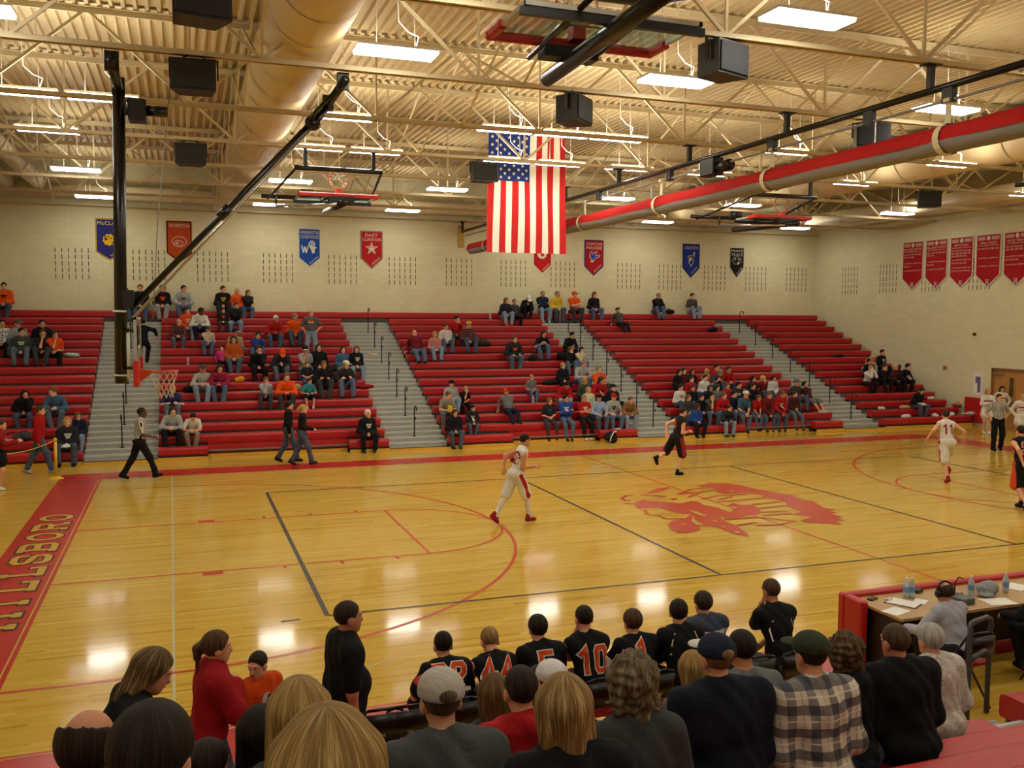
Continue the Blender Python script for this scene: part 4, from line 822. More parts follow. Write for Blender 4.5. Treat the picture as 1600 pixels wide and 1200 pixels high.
def tpl(kind, fine):
    k = (kind, fine)
    if k in TPL: return TPL[k]
    h = .009 if fine else .0165; mats = [paint('#222222', .6)]
    if kind == 'cap':
        f = Fld(.01).ell((0, -.012, .045), (.089, .107, .086)); V, F = f.mesh(h, 0, lambda D, X, Y, Z: np.maximum(D, .026-Z+0*X)); me = pymesh('cap_crown', V, F, mats)
    elif kind == 'brim':
        f = Fld(.01).ell((0, .125, .042), (.073, .078, .0095)); V, F = f.mesh(h*.62); V[:, 2] -= .9*V[:, 0]**2; me = pymesh('cap_brim', V, F, mats)
    elif kind == 'beanie':
        f = Fld(.01).ell((0, -.012, .05), (.092, .11, .1)); V, F = f.mesh(h, 0, lambda D, X, Y, Z: np.maximum(D, .01-Z+.4*Y+0*X)); me = pymesh('beanie', V, F, mats)
    elif kind == 'shoe':
        f = Fld(.03).cap((0, -.06, -.045), (0, .12, -.055), .04, .034).cap((0, -.03, -.02), (0, -.035, .03), .042, .046).cap((0, .02, -.03), (0, .1, -.05), .04, .03)
        V, F = f.mesh(.011 if fine else .019, 0, lambda D, X, Y, Z: np.maximum(D, -.088-Z+0*X)); me = pymesh('shoe', V, F, mats)
    else: V, F = hair_sdf(kind, h); me = pymesh('hair_'+kind, V, F, mats)
    TPL[k] = me; return me
def hand_tpl(curl):
    """right-hand shape: y along the fingers, z back of the hand; curl in radians per joint"""
    mb = MB(); mb.rbox((-.04, -.005, -.014), (.04, .09, .012), .012)
    for x, L, r in ((-.03, .07, .0085), (-.01, .08, .009), (.011, .076, .0088), (.03, .06, .0078)):
        p = A(x, .085, 0); pts = [p-A(0, .02, 0), p]; a = 0
        for q in (.45, .32, .23): a += curl; p = p+A(0, math.cos(a), -math.sin(a))*L*q; pts.append(p)
        mb.tube(pts, [r, r, r*.95, r*.88, r*.7], 5)
    mb.tube([(-.03, .02, -.004), (-.056, .04, -.012), (-.066, .066, -.022), (-.062, .09, -.03)], [.012, .0115, .01, .008], 5)
    return np.array(mb.v), mb.f
HANDT = {c: hand_tpl(c) for c in (.25, .6, 1.0)}
def ik(a, c, l1, l2, hint):
    d = c-a; L = np.linalg.norm(d); n = d/(L+1e-9); L = min(max(L, abs(l1-l2)+.02), .995*(l1+l2)); x = (l1*l1-l2*l2+L*L)/(2*L); hh = math.sqrt(max(0, l1*l1-x*x)); hp = hint-n*(hint@n); hp /= np.linalg.norm(hp)+1e-9
    return a+n*x+hp*hh, a+n*L
def rz(a): c, s = math.cos(a), math.sin(a); return np.array([[c, -s, 0], [s, c, 0], [0, 0, 1.]])
def rx(a): c, s = math.cos(a), math.sin(a); return np.array([[1, 0, 0], [0, c, -s], [0, s, c]])
def ry(a): c, s = math.cos(a), math.sin(a); return np.array([[c, 0, s], [0, 1, 0], [-s, 0, c]])
def skeleton(stance, lean=.12, twist=0., hyaw=0., hpit=0., arms='lap', feet=None, wide=1., hroll=0., tl=1.):
    """joint positions for an adult of 1.75 m; seated: origin on the seat, standing: origin on the floor"""
    J = {}; P = A(0, 0, .10) if stance == 'sit' else A(0, 0, .93); R = rz(twist)@rx(-lean); sp = R@A(0, 0, 1); sd = R@A(1, 0, 0); fw = R@A(0, 1, 0)
    J.update(P=P, sp=sp, sd=sd, fw=fw, R=R, N=P+sp*.48*tl, tl=tl); J['C'] = P+sp*.33*tl
    hd = rz(hyaw)@rx(-lean*.35+hpit)@ry(hroll); J['HR'] = hd; J['H'] = J['N']+sp*.04+hd@A(0, .03, .115)
    sw = .172*wide
    for s, n in ((1, 'r'), (-1, 'l')):
        sh = P+sp*.43*tl+sd*(s*sw); J['S'+n] = sh; hip = P+rz(twist*.4)@A(s*.085*wide**.5, 0, -.005); J['hip'+n] = hip
        fx = feet[n] if feet else ((s*.13, .36, -.40) if stance == 'sit' else (s*.1, 0, 0)); an = A(*fx[:3])+A(0, -.0, .09)
        J['K'+n], J['A'+n] = ik(hip, an, .43, .43, A(s*.25, 1, .55)); J['fd'+n] = (fx[3] if len(fx) > 3 else s*.2); J['fp'+n] = fx[4] if len(fx) > 4 else 0.
        a = arms[n] if isinstance(arms, dict) else arms; B = lambda x, y, z: P+sd*(s*x)+fw*y+sp*z
        kn = J['K'+n]; curl = .6; hint = sd*(s*.7)-fw*.5-sp*.6
        if a == 'lap': w = P+A(s*.06, .22, .08)
        elif a == 'knee': w = kn+A(-s*.02, -.06, .085); curl = .25
        elif a == 'clasp': w = (J.get('Kr', kn)+A(-.1, 0, 0) if n == 'r' else kn+A(.1, 0, 0))*A(0, 1, 1)+A(s*.045, .03, .10); hint = sd*(s*1.)-sp*.8+fw*.2
        elif a == 'chin': w = J['H']+hd@A(s*.035, .10, -.13); hint = -sp*1.+fw*.4+sd*(s*.3); curl = 1.
        elif a == 'face': w = J['H']+hd@A(s*.05, .12, -.06); hint = -sp*1.+fw*.5+sd*(s*.4); curl = .6
        elif a == 'cross': w = B(-.10, .17, .27 if s > 0 else .22); hint = sd*s-sp*.6+fw*.1; curl = .25
        elif a == 'side': w = B(.12, .04, -.10)+sd*s*.07; curl = .6
        elif a == 'seat': w = B(.20, -.12, -.04); curl = .25
        elif a == 'back': w = B(.30, -.22, .12); curl = .25; hint = -fw-sp*.3
        elif a == 'behind': w = J['H']+hd@A(s*.05, -.1, 0.); hint = sd*s+sp*.1; curl = .6
        elif a == 'hip': w = B(.05, .03, .0)+sd*s*.13; hint = sd*s-fw*.6
        elif a == 'bent': w = B(.12, .30, .10); hint = -fw-sp*.5+sd*s*.3
        elif a == 'run': w = B(.08, .28, .22); hint = -fw-sp*.4+sd*s*.4
        elif a == 'runb': w = B(.14, -.2, .02); hint = -fw+sp*.2+sd*s*.5
        elif a == 'chest': w = B(.02, .17, .36); hint = sd*s-sp*.8; curl = 1.
        elif a == 'pom': w = B(-.02, .16, .18); hint = sd*s*1.-sp*.3
        else: w = P+R@A(a[0], a[1], a[2]); hint = R@A(*a[3:6]) if len(a) > 3 else hint
        J['E'+n], J['W'+n] = ik(sh, w, .285, .255, hint); J['curl'+n] = curl
    return J
SKIN = {'l': '#d9a07e', 'm': '#c68a66', 'd': '#5e3d2b', 'p': '#e2b094'}
EYED, LIP, EYEW, BROW = paint('#1c1512', .3), paint('#a05a50', .5), paint('#c9c0b4', .35), paint('#3a2a1e', .8)
TRIS = 0
def torso(f, J, w, belly, infl_neck=True):
    P, sp, R = J['P'], J['sp'], J['R'].T
    tl = J['tl']; f.ell(P+sp*.34*tl+J['fw']*.005, (.158*w, .108*(.6+.4*w), .175*tl), R).ell(P+sp*.15+J['fw']*.012*belly, (.145*w, .108*belly, .15*tl), R).ell(P+A(0, -.005, .005), (.165*w, .125*(.5+.5*belly), .11)); f.cap(J['Sr']-J['sd']*.02, J['Sl']+J['sd']*.02, .056)
    for n in 'rl': f.cap(J['N']-J['sp']*.005, J['N']*.45+J['S'+n]*.55+J['sp']*.012, .05, .045)
    return f
def person(label, loc, head, J, s=1., skin='l', top='#333333', bot='#30384a', hair=('short', '#3a2a1e'), sleeve='long', leg='long', shoe='#2c2c2e', fine=False, w=1., belly=1., bulk=.016, cap=None, topmat=None, botmat=None, hood=False, extra=None, group=None, shoemat=None, tights=None):
    """head: rotation of the whole figure about z"""
    root = thing('person', label, 'person', loc, head, group); h = .0155 if fine else .0275; sm = skinmat(SKIN.get(skin, skin))
    f = Fld(.035); torso(f, J, w*.94, belly*.94)
    f.cap(J['N']-J['sp']*.03, J['H']+J['HR']@A(0, -.035, -.11), .058, .052)
    for n in 'rl':
        f.cap(J['S'+n], J['E'+n], .05*w**.5, .041).cap(J['E'+n], J['W'+n], .041, .028); f.cap(J['hip'+n], J['K'+n], .085*w**.5, .057).cap(J['K'+n], J['A'+n], .056, .038)
        fd = rz(J['fd'+n])@A(0, 1, 0); f.cap(J['A'+n]+A(0, 0, -.03), J['A'+n]+fd*.1+A(0, 0, -.055), .03, .022)
    V, F = f.mesh(h); Vs = [V]; Fs = [[tuple(q) for q in F]]; mi = [0]*len(F); o = len(V); HR = J['HR']
    for hv, hf, m in head_parts(fine): Vs.append(hv@HR.T+J['H']); Fs.append([tuple(int(i)+o for i in q) for q in hf]); mi += [m]*len(hf); o += len(hv)
    for n, sg in (('r', 1), ('l', -1)):
        hv, hf = HANDT[J['curl'+n]]; d = J['W'+n]-J['E'+n]; d /= np.linalg.norm(d); up = J['HR']@A(0, .4, .6)+J['sd']*sg*.5; up = up-d*(up@d); up /= np.linalg.norm(up)+1e-9; lat = np.cross(d, up)
        M = np.stack([lat, d, up], 1); hv = (hv*A(sg, 1, 1))@M.T+J['W'+n]-d*.012; Vs.append(hv); Fs.append([tuple((i+o for i in (q if sg > 0 else q[::-1]))) for q in hf]); mi += [0]*len(hf); o += len(hv)
    V = np.concatenate(Vs)*s; me = pymesh('body', V, [q for a in Fs for q in a], [sm, EYED, LIP, EYEW, BROW], mi); link('body', me, root)
    # upper garment
    tm = topmat or cloth(top); f = Fld(.04); torso(f, J, w, belly); f.cap(J['N']-J['sp']*.06, J['N']-J['sp']*.015, .066, .058)
    if hood: f.ell(J['N']-J['fw']*.075-J['sp']*.0, (.085, .05, .055), J['R'].T)
    for n in 'rl':
        S, E, Wr = J['S'+n], J['E'+n], J['W'+n]
        if sleeve == 'long': f.cap(S, E, .054*w**.5, .046).cap(E, E+(Wr-E)*.95, .046, .036)
        elif sleeve == 'half': f.cap(S, S+(E-S)*.78, .056*w**.5, .054)
        elif sleeve == 'none': f.cap(S-J['sd']*(.03 if n == 'r' else -.03), S-J['sp']*.05-J['sd']*(.04 if n == 'r' else -.04), .04)
    V, F = f.mesh(h, bulk); V = displace(V, F, .0075 if fine else .006)*s; tme = pymesh('shirt', V, F, [tm]); to = link('shirt', tme, root)
    # lower garment
    bm = botmat or cloth(bot, 'denim' if bot in ('#3c4f6b', '#7d92a8', '#26304a', '#4d5560') else 'plain'); f = Fld(.035); f.ell(J['P']+A(0, -.005, 0), (.168*w, .13*(.5+.5*belly), .112))
    for n in 'rl':
        hp, K, An = J['hip'+n], J['K'+n], J['A'+n]
        if leg == 'long': f.cap(hp, K, .09*w**.5, .066).cap(K, K+(An-K)*.97, .064, .056)
        elif leg == 'shorts': f.cap(hp, hp+(K-hp)*.95, .095*w**.5, .092)
        elif leg == 'capri': f.cap(hp, hp+(K-hp)*.97, .093*w**.5, .088)
        elif leg == 'skirt': f.cap(hp, hp+(K-hp)*.55, .1, .125)
    V, F = f.mesh(h, .012 if leg == 'long' else .02); V = displace(V, F, .006)*s; link('trousers' if leg == 'long' else ('skirt' if leg == 'skirt' else 'shorts'), pymesh('trousers', V, F, [bm]), root)
    if tights:
        f = Fld(.03)
        for n in 'rl': f.cap(J['hip'+n]*.3+J['K'+n]*.7, J['K'+n], .07, .06).cap(J['K'+n], J['A'+n], .058, .042)
        V, F = f.mesh(h, .004); link('tights', pymesh('tights', V*s, F, [cloth(tights)]), root)
    for n in 'rl':
        o = link('shoe', tpl('shoe', fine), root, Matrix.Translation(J['A'+n]*s) @ Matrix.Rotation(J['fd'+n], 4, 'Z') @ Matrix.Rotation(J['fp'+n], 4, 'X') @ Matrix.Scale(s, 4)); recol(o, cloth(shoe) if shoemat is None else shoemat)
    HM = Matrix.Translation(J['H']*s) @ Matrix(HR.tolist()).to_4x4() @ Matrix.Scale(s, 4)
    if cap and hair and hair[0] in ('short', 'tuft'): hair = ('crew',)+tuple(hair[1:])
    if hair and hair[0] != 'none': o = link('hair', tpl(hair[0], fine), root, HM); recol(o, hairmat(*hair[1:]))
    if cap:
        if cap[0] == 'beanie': o = link('beanie', tpl('beanie', fine), root, HM); recol(o, cloth(cap[1]))
        else:
            CM = HM @ Matrix.Translation((0, -.004, .0)) @ Matrix.Scale(1.1, 4)
            o = link('cap', tpl('cap', fine), root, CM); recol(o, cloth(cap[1])); b = link('brim', tpl('brim', fine), o); recol(b, cloth(cap[2] if len(cap) > 2 else cap[1]))
            if fine:
                V, F = ball((0, -.108, .05), (.036, .014, .026), 10); q = link('strap_opening', pymesh('strap_opening', V, F, [hairmat(*hair[1:])]), o); MB().tube([(.04*math.cos(a), -.113+.06*abs(math.cos(a))**2*.3, .034) for a in np.linspace(0, math.pi, 9)], .006, 6).build('strap', cloth(cap[2] if len(cap) > 2 else cap[1]), o, True)
    root['_s'] = s; 
    del root['_s']
    return root, to, J, s
def decal(to, root, J, s, V2, F2, mat, name, z=.3, back=False, off=.006, tilt=0., xo=0.):
    """lay flat lettering (metres, centred) on the shirt's front or back"""
    me = to.data; bv = BVHTree.FromPolygons([v.co[:] for v in me.vertices], [tuple(p.vertices) for p in me.polygons]); c = J['P']+J['sp']*z; sd, up, fw = J['sd'], J['sp'], J['fw']*(-1 if back else 1); sx = 1 if back else -1
    vs = []
    for x, y in V2:
        p = (c+sd*((x+xo)*sx)+up*y)*s; o = Vector(p+fw*.6*s); hitp = bv.ray_cast(o, Vector(-fw))[0]; q = np.array(hitp) if hitp is not None else p+fw*.12*s; vs.append(q+fw*off*s)
    mb = MB(); mb.add(vs, F2); return mb.build(name, mat, to)
def rectgrid(w, h, n=4, m=3): return np.array([((i/n-.5)*w, (j/m-.5)*h) for j in range(m+1) for i in range(n+1)]), [(j*(n+1)+i, j*(n+1)+i+1, (j+1)*(n+1)+i+1, (j+1)*(n+1)+i) for j in range(m) for i in range(n)]
def number(to, root, J, s, txt, col, edge, size=.2, back=True, z=.3, xo=0.):
    n = len(txt); w = size*.5
    for t, m, off, nm in ((.062*size/.2, edge, .005, 'number_edge'), (.04*size/.2, col, .009, 'number')):
        for i, ch in enumerate(txt):
            V, F = strokes(DIG[ch], w, size, t, (), .035); V = V-A(w/2, size/2)+A((i-(n-1)/2)*(w*(.62 if txt == '11' else .86 if '1' in txt else 1.)+.075*size/.2), 0); decal(to, root, J, s, V, F, cloth(m), nm, z, back, off, 0, xo)
CC = dict(K='#17171a', k='#26262a', N='#1a2036', R='#a3181b', r='#6d1a20', m='#4a1f26', O='#dc5113', o='#b3541f', G='#6b6d6f', g='#9da09f', W='#cfcdc6', C='#c9bfa0', T='#a98f68', B='#27478f', b='#8ea4c4', L='#3f5f78', P='#d23a86', p='#bf7f74', M='#8c1f3f', Y='#c9a92c', E='#3b4436', F='#2f7f86', U='#2b2d52', c='#7b5a35', V='#4a4a45', J='#3c4f6b', j='#7d92a8', D='#26304a', S='#4d5560', s='#3a3c40', H='#8b8778')
HC = dict(d='#1c1612', b='#3d2b1d', l='#6b4a2e', y='#a9854a', Y='#c0a060', g='#7d776c', w='#c9c5ba', r='#7a3a1c')
HS = dict(s='short', c='crew', b='bald', l='long', o='bob', p='pony', u='curly', w='wavy', n='none', t='tuft')
# poses for people on benches: lean, arms, extra
POSES = dict(lap=(.08, 'lap'), knee=(.16, 'knee'), clasp=(.5, 'clasp'), down=(.62, 'clasp'), chin=(.36, dict(r='chin', l='lap')), chinl=(.36, dict(r='lap', l='chin')), face=(.4, dict(r='face', l='face')), cross=(.02, 'cross'), rec=(-.42, 'back'), side=(.05, 'seat'), pray=(.25, dict(r='chin', l='chin')), point=(.2, dict(r='lap', l=(-.35, .42, .3))), behind=(0., dict(r='lap', l='behind')), write=(.3, dict(r='lap', l='lap')))
def parse_look(top, bot, hair, opts):
    kw = {}; t = top; kw['top'] = CC[t[0]]; kw['sleeve'] = 'half' if 's' in t[1:] else 'long'; kw['hood'] = 'h' in t[1:]; kw['bulk'] = .026 if 'j' in t[1:] else (.019 if 'h' in t[1:] else .013)
    kw['bot'] = CC[bot[0]]; kw['leg'] = 'shorts' if 's' in bot[1:] else 'long'
    kw['hair'] = (HS[hair[0]], HC[hair[1]]) if hair[0] != 'n' else None
    for o in opts.split():
        k, _, v = o.partition('=')
        if k == 'cap': kw['cap'] = ('cap', CC[v[0]], CC[v[1]] if len(v) > 1 else CC[v[0]])
        elif k == 'rcap': kw['cap'] = ('rev', CC[v[0]], CC[v[1]] if len(v) > 1 else CC[v[0]])
        elif k == 'bean': kw['cap'] = ('beanie', CC[v])
        elif k == 'shoe': kw['shoe'] = CC[v]
        elif k == 'skin': kw['skin'] = v
        elif k == 'plaid': kw['topmat'] = cloth(kw['top'], 'plaid', CC[v], .6)
        elif k == 'spots': kw['topmat'] = cloth(kw['top'], 'spots', CC[v])
        elif k == 'stripe': kw['topmat'] = cloth(kw['top'], 'stripe', CC[v])
        elif k == 'w': kw['w'] = float(v); kw['belly'] = 1+(float(v)-1)*1.5
    return kw
# ------------------------------------------------------------------ spectators on the far stand: head position, pose, top, legs, hair, options, label
FAR = '''
6 443|lap|Oh|D|sb|pr=K|person in orange hoodie alone on the top bench at its left end
3 504|lap|W|K|sd|spots=B|person in white sweater with blue diamonds beside grey-capped man
28 506|lap|gs|S|sb|cap=Vg|person in grey tee and light cap seated behind the green hoodie
34 516|lap|Eh|S|sd|pr=W d=-1|person in dark green lettered hoodie in front of grey-capped man
66 505|lap|Kj|D|sd|w=1.1|broad person in black jacket behind the couple leaning together
67 520|chin|ks|s|sb||person in black tee, chin on hand, beside the orange-shirted woman
86 523|chin|Os|K|lb||woman in orange tee resting chin on hand beside man in black
39 616|chinl|Kj|D|ld||woman in black with long dark hair turned to man in blue sweater
83 609|clasp|L|S|sl|y=-.9|man in dark blue sweater with clasped hands, left end section
105 660|lap|kj|D|oy|pr=W shoe=K|blonde woman in black lettered sweatshirt holding a white paper
122 652|chin|Nj|j|ll|shoe=W|long-haired person in navy jacket behind blonde woman with paper
197 455|lap|gh|J|sb||person in grey hoodie half hidden by the hoop mast
219 449|lap|Kj|J|sl|w=1.1 shoe=W|person in big black jacket on top bench above the aisle
254 447|lap|Kh|g|ld|pr=O|person in black hoodie with light grey pants on the top bench
287 448|knee|gh|J|sd|pr=k|man in grey hoodie with dark logo on the top bench
270 608|knee|Us|S|sy||person in purple tee seated behind the hoop net
270 643|clasp|gh|K|lb|shoe=W y=.2|woman in grey sweatshirt with long brown hair on the lowest bench
302 652|down|Ws|H|sd|y=0|man in white shirt doubled over, looking at the floor
293 486|lap|Oh|j|sb|pr=W|person in orange hoodie and light jeans behind plaid-shirted bald man
314 487|clasp|Wh|N|sd|skin=d|person in white hoodie and dark track pants with arms on knees
280 504|clasp|r|S|bg|plaid=K w=1.1|bald man in dark red plaid shirt with clasped hands
326 516|chin|C|J|sb|cap=V|man in cream sweater and dark cap, hand at mouth
349 452|lap|Kh|k|sb|pr=Y|person in black printed hoodie beside the blonde in orange, top bench
371 456|lap|Oh|D|oY||blonde person in orange hoodie on the top bench
388 458|pray|k|J|ll|shoe=T|long-haired girl in black top and tan boots on the top bench
349 488|lap|kh|s|sd|k=.8 pr=O|child in charcoal hoodie with orange logo below the top bench
369 478|pray|Kj|j|sb|y=.3|person in black leather jacket and light jeans, hands at mouth
368 520|lap|T|S|sb|cap=KW|person in tan jacket and black-white cap behind orange-brown sweater
365 531|lap|o|J|ld||woman in burnt orange sweater with long dark hair
347 540|side|Pj|K|sd|k=.68 y=-.6|little girl in bright pink jacket beside burnt orange sweater
403 523|chin|Bh|J|sd|k=.9|boy in royal blue hoodie with hand to face
431 498|clasp|Rj|J|sw||short white-haired woman in red cardigan
461 494|lap|Oj|D|sg||person in bright orange jacket beside the standing bald man
405 546|chinl|K|K|sb||person all in black with hand on cheek below boy in blue
441 552|down|kj|S|sb|cap=O y=0|person in orange cap looking down, dark jacket
477 547|chin|gs|S|sb|cap=KW|man in grey tee and black-white cap
498 544|lap|Kj|K|lb||woman with long brown hair in black jacket and pale shirt
480 570|lap|ks|J|sl|k=.72|child in dark tee between grey tee man and teal boy
506 570|knee|Kj|s|sl|w=1.1|man in black jacket with white collar behind teal boy
317 574|clasp|G|j|sb|cap=V plaid=W|bearded man in grey checked shirt and light jeans
343 574|clasp|Mj|J|ob|shoe=W|woman in magenta jacket beside man in checked shirt
416 595|chin|gh|s|sl|y=.3|person in grey hoodie with hand at mouth beside orange jacket
448 590|clasp|Oj|s|sl|pr=s|man in glasses with open orange jacket over grey tee
484 596|knee|Fs|Ks|sb|k=.85 shoe=W|boy in teal tee and black shorts with white shoes
536 547|lap|L|S|lb||woman in denim jacket near the aisle
557 546|lap|K|j|ll|pr=C|woman with long hair, black cardigan and light jeans at the aisle
541 568|knee|k|J|oy|cap=W|girl in white cap and black top near the aisle
575 647|lap|Kj|K|sw|pr=W|white-haired man in striped shirt and black jacket at front bench end
648 521|rec|r|J|bg|w=1.05|bald man in maroon shirt leaning back with legs stretched
680 523|lap|p|j|oy||woman in salmon top with blond-brown bob
697 511|lap|W|J|sb|w=1.1|person in white sweater and jeans behind salmon top
714 499|chin|R|D|sd||man in bright red shirt with hand on chin
733 508|lap|r|D|sb|cap=YK plaid=K|man in yellow-black cap and dark red shirt
804 528|knee|kj|J|sl|w=1.15 pr=O|broad bearded man in dark jacket alone mid-section
849 521|clasp|Ks|J|lb|pr=W y=.2|person in black printed tee with long brown hair
791 470|lap|k|j|ll|shoe=O|woman in orange shoes with long hair just below the top bench
804 472|side|E|K|sg||person in dark olive beside woman in orange shoes
826 467|down|Kj|K|sb|cap=W y=0|man in white cap looking down, black jacket
848 453|cross|Nj|j|sg|shoe=W|grey-haired man in navy jacket, arms folded, top bench
871 458|lap|Yj|D|sg||person in yellow jacket with a white cane, top bench
898 453|cross|Os|s|sb|cap=O w=1.15|man in orange tee and orange cap, arms crossed, top bench
894 524|clasp|K|K|sd||dark-haired man in black leaning forward at the aisle edge
892 547|chin|Kj|J|wl||woman in black with hand on cheek at the aisle edge
909 547|chin|C|J|ld||woman in cream sweater with long dark hair at the aisle
880 573|lap|Kj|K|oy||blonde woman in black jacket behind grey-haired man in pale shirt
912 568|clasp|g|J|sg|w=1.1|grey-haired man in pale grey shirt leaning forward
706 600|lap|g|j|sb|cap=K|man in black cap and long grey tee
701 618|clasp|Hs|S|sl||young man in grey tee holding a yellow snack bag
728 608|chin|Ks|K|sy|k=.78 pr=O|small boy in black tee with orange print
791 613|rec|G|N|sb|cap=O w=1.1|man in red-orange cap reclining with one leg stretched out
831 590|lap|Gs|J|sy|k=.75 shoe=c|boy in grey tee and brown boots sitting alone
711 646|lap|Kj|D|lb|w=1.1|woman with long dark hair in black at the front bench corner
740 643|clasp|kh|J|sd|k=.9 pr=W|boy in black hoodie with white print at the front bench
886 602|down|Rj|g|sd|y=.2|person in red jacket bent over a phone
859 627|lap|ks|s|ol|pr=B|woman in black and blue jersey with light brown hair
884 623|cross|Bj|J|sd|pr=W|man in royal blue jacket with white shoulders
913 623|cross|Rs|K|sg|w=1.1 pr=W shoe=W|man in red tee with crossed arms and black pants
936 578|cross|Os|s|sg|w=1.1|grey-haired man in orange tee at the aisle
914 596|lap|E|s|ly||woman in dark olive jacket with long fair hair
939 594|clasp|Rh|s|ob|pr=W|woman in red lettered hoodie
920 610|lap|C|S|ly||blonde in pale top behind light blue shirt
958 606|lap|Kj|K|sb|cap=k|man in dark cap and black jacket at the aisle
936 622|knee|b|D|sb|cap=K|man in light blue shirt and black cap
959 621|knee|gs|J|sb|cap=R pr=k|man in red cap and grey tee
986 626|clasp|cj|j|sl||man in brown jacket at the end of the row
929 461|lap|K|J|ll||woman with long hair in black top, top bench above the aisle
965 485|rec|V|K|sb|cap=k|person in dark jacket and cap sprawled below the top bench
1029 461|pray|Kj|J|sg||grey-haired man in black jacket with hands at mouth, top bench
1082 461|lap|Vs|j|sd||young man in olive tee alone on the top bench
1062 583|lap|K|K|ld||girl with long black hair at the upper corner of the student crowd
1069 580|lap|m|K|ld||dark-haired girl in maroon at the back of the student crowd
1082 581|lap|K|D|lb||brown-haired girl in black at the back of the student crowd
1081 593|lap|R|D|sb||boy in red shirt among girls at the student crowd edge
1064 606|lap|W|D|sd|pr=R|boy in white sweatshirt with red logo at the aisle
1083 607|lap|K|D|sb||boy in black beside the white sweatshirt
1076 623|lap|s|D|wl||fair-haired girl in charcoal below the white sweatshirt
1102 591|lap|Wh|D|sd||student in white hoodie in the middle of the crowd
1105 584|lap|T|D|oY||blonde student behind the white hoodie
1120 572|lap|R|D|sd||dark-haired boy in red highest in the student crowd
1125 583|down|ss|D|sg|y=0|student in charcoal tee bending forward in the crowd
1138 578|clasp|R|D|sb||boy in red pullover at the top of the student crowd
1110 608|lap|K|D|lb||brown-haired girl in black in the crowd centre
1121 609|lap|G|D|ld||girl with long dark hair in grey in the crowd centre
1137 604|lap|Rs|D|sr||red-haired boy in red tee in the crowd
1154 602|lap|ks|D|sd|pr=g|boy in dark printed tee in the crowd
1097 622|lap|K|K|sd||dark-haired student in black in the third line of the crowd
1113 619|chin|Vs|J|sd||student in olive tee with hand raised to the mouth
1131 619|clasp|Rj|J|sl|pr=G|boy in red and grey jacket in the crowd
1147 616|lap|N|J|sd||boy in navy jacket in the crowd
1165 617|clasp|Ls|S|sl|cap=Wr|boy in white cap and blue tee at the crowd front
1177 593|lap|k|D|ld||dark-haired girl in black beside the blonde in red
1191 595|side|r|D|lY|y=-2.2|blonde girl in dark red turned away
1209 594|lap|W|D|ld||girl in white sweater with long dark hair
1177 604|point|K|D|sb||boy in black pointing with outstretched arm
1186 622|clasp|Rs|J|sl|k=.9|boy in bright red tee at the crowd front
1202 618|clasp|rh|D|sl||boy in dark red hoodie at the crowd front
1222 616|clasp|Rh|D|sl|pr=W|boy in red lettered hoodie at the crowd front
1242 616|lap|m|S|sb||boy in maroon vest with grey sleeves at the crowd end
1245 598|side|ss|D|sb|cap=G|boy in grey cap sitting behind the maroon vest
1258 601|rec|ms|Gs|sd|shoe=W|boy in maroon tee and grey shorts with legs stretched out
1090 638|lap|B|K|lb|y=1.6 shoe=k|long-haired girl in blue top on the front bench
1141 641|clasp|kj|j|sb|y=.3|boy in dark jacket leaning forward on the front bench
1379 551|lap|K|K|sd|pr=W|boy in black warm-up seated highest by the right wall
1365 559|down|p|g|oY||blonde in pink leaning over by the right wall
1358 566|lap|K|K|sd||boy in black warm-up behind the white sweater
1361 576|face|W|K|sy||person in white sweater with hands over the face
1382 574|chin|K|K|sb||boy in black warm-up with hand at mouth
1400 574|behind|m|K|oY||blonde in dark red with arm raised beside the warm-ups
1418 571|clasp|K|K|sd|pr=W|boy in black warm-up at the wall end of the group
1440 611|write|Kj|D|sb|y=0|person in black jacket and jeans writing alone near the wall
'''
def print_patch(o, root, J, s, col, k):
    V, F = rectgrid(.17, .035, 4, 1)
    for i, dz in enumerate((.03, -.02, -.06)[:2+k % 2]): decal(o, root, J, s, V*A(1-.25*i, 1), F, cloth(col), 'chest_print', .33+dz)
prng = random.Random(3)
def on_front(x): return any(a <= x <= b for f in FRONT for a, b in f)
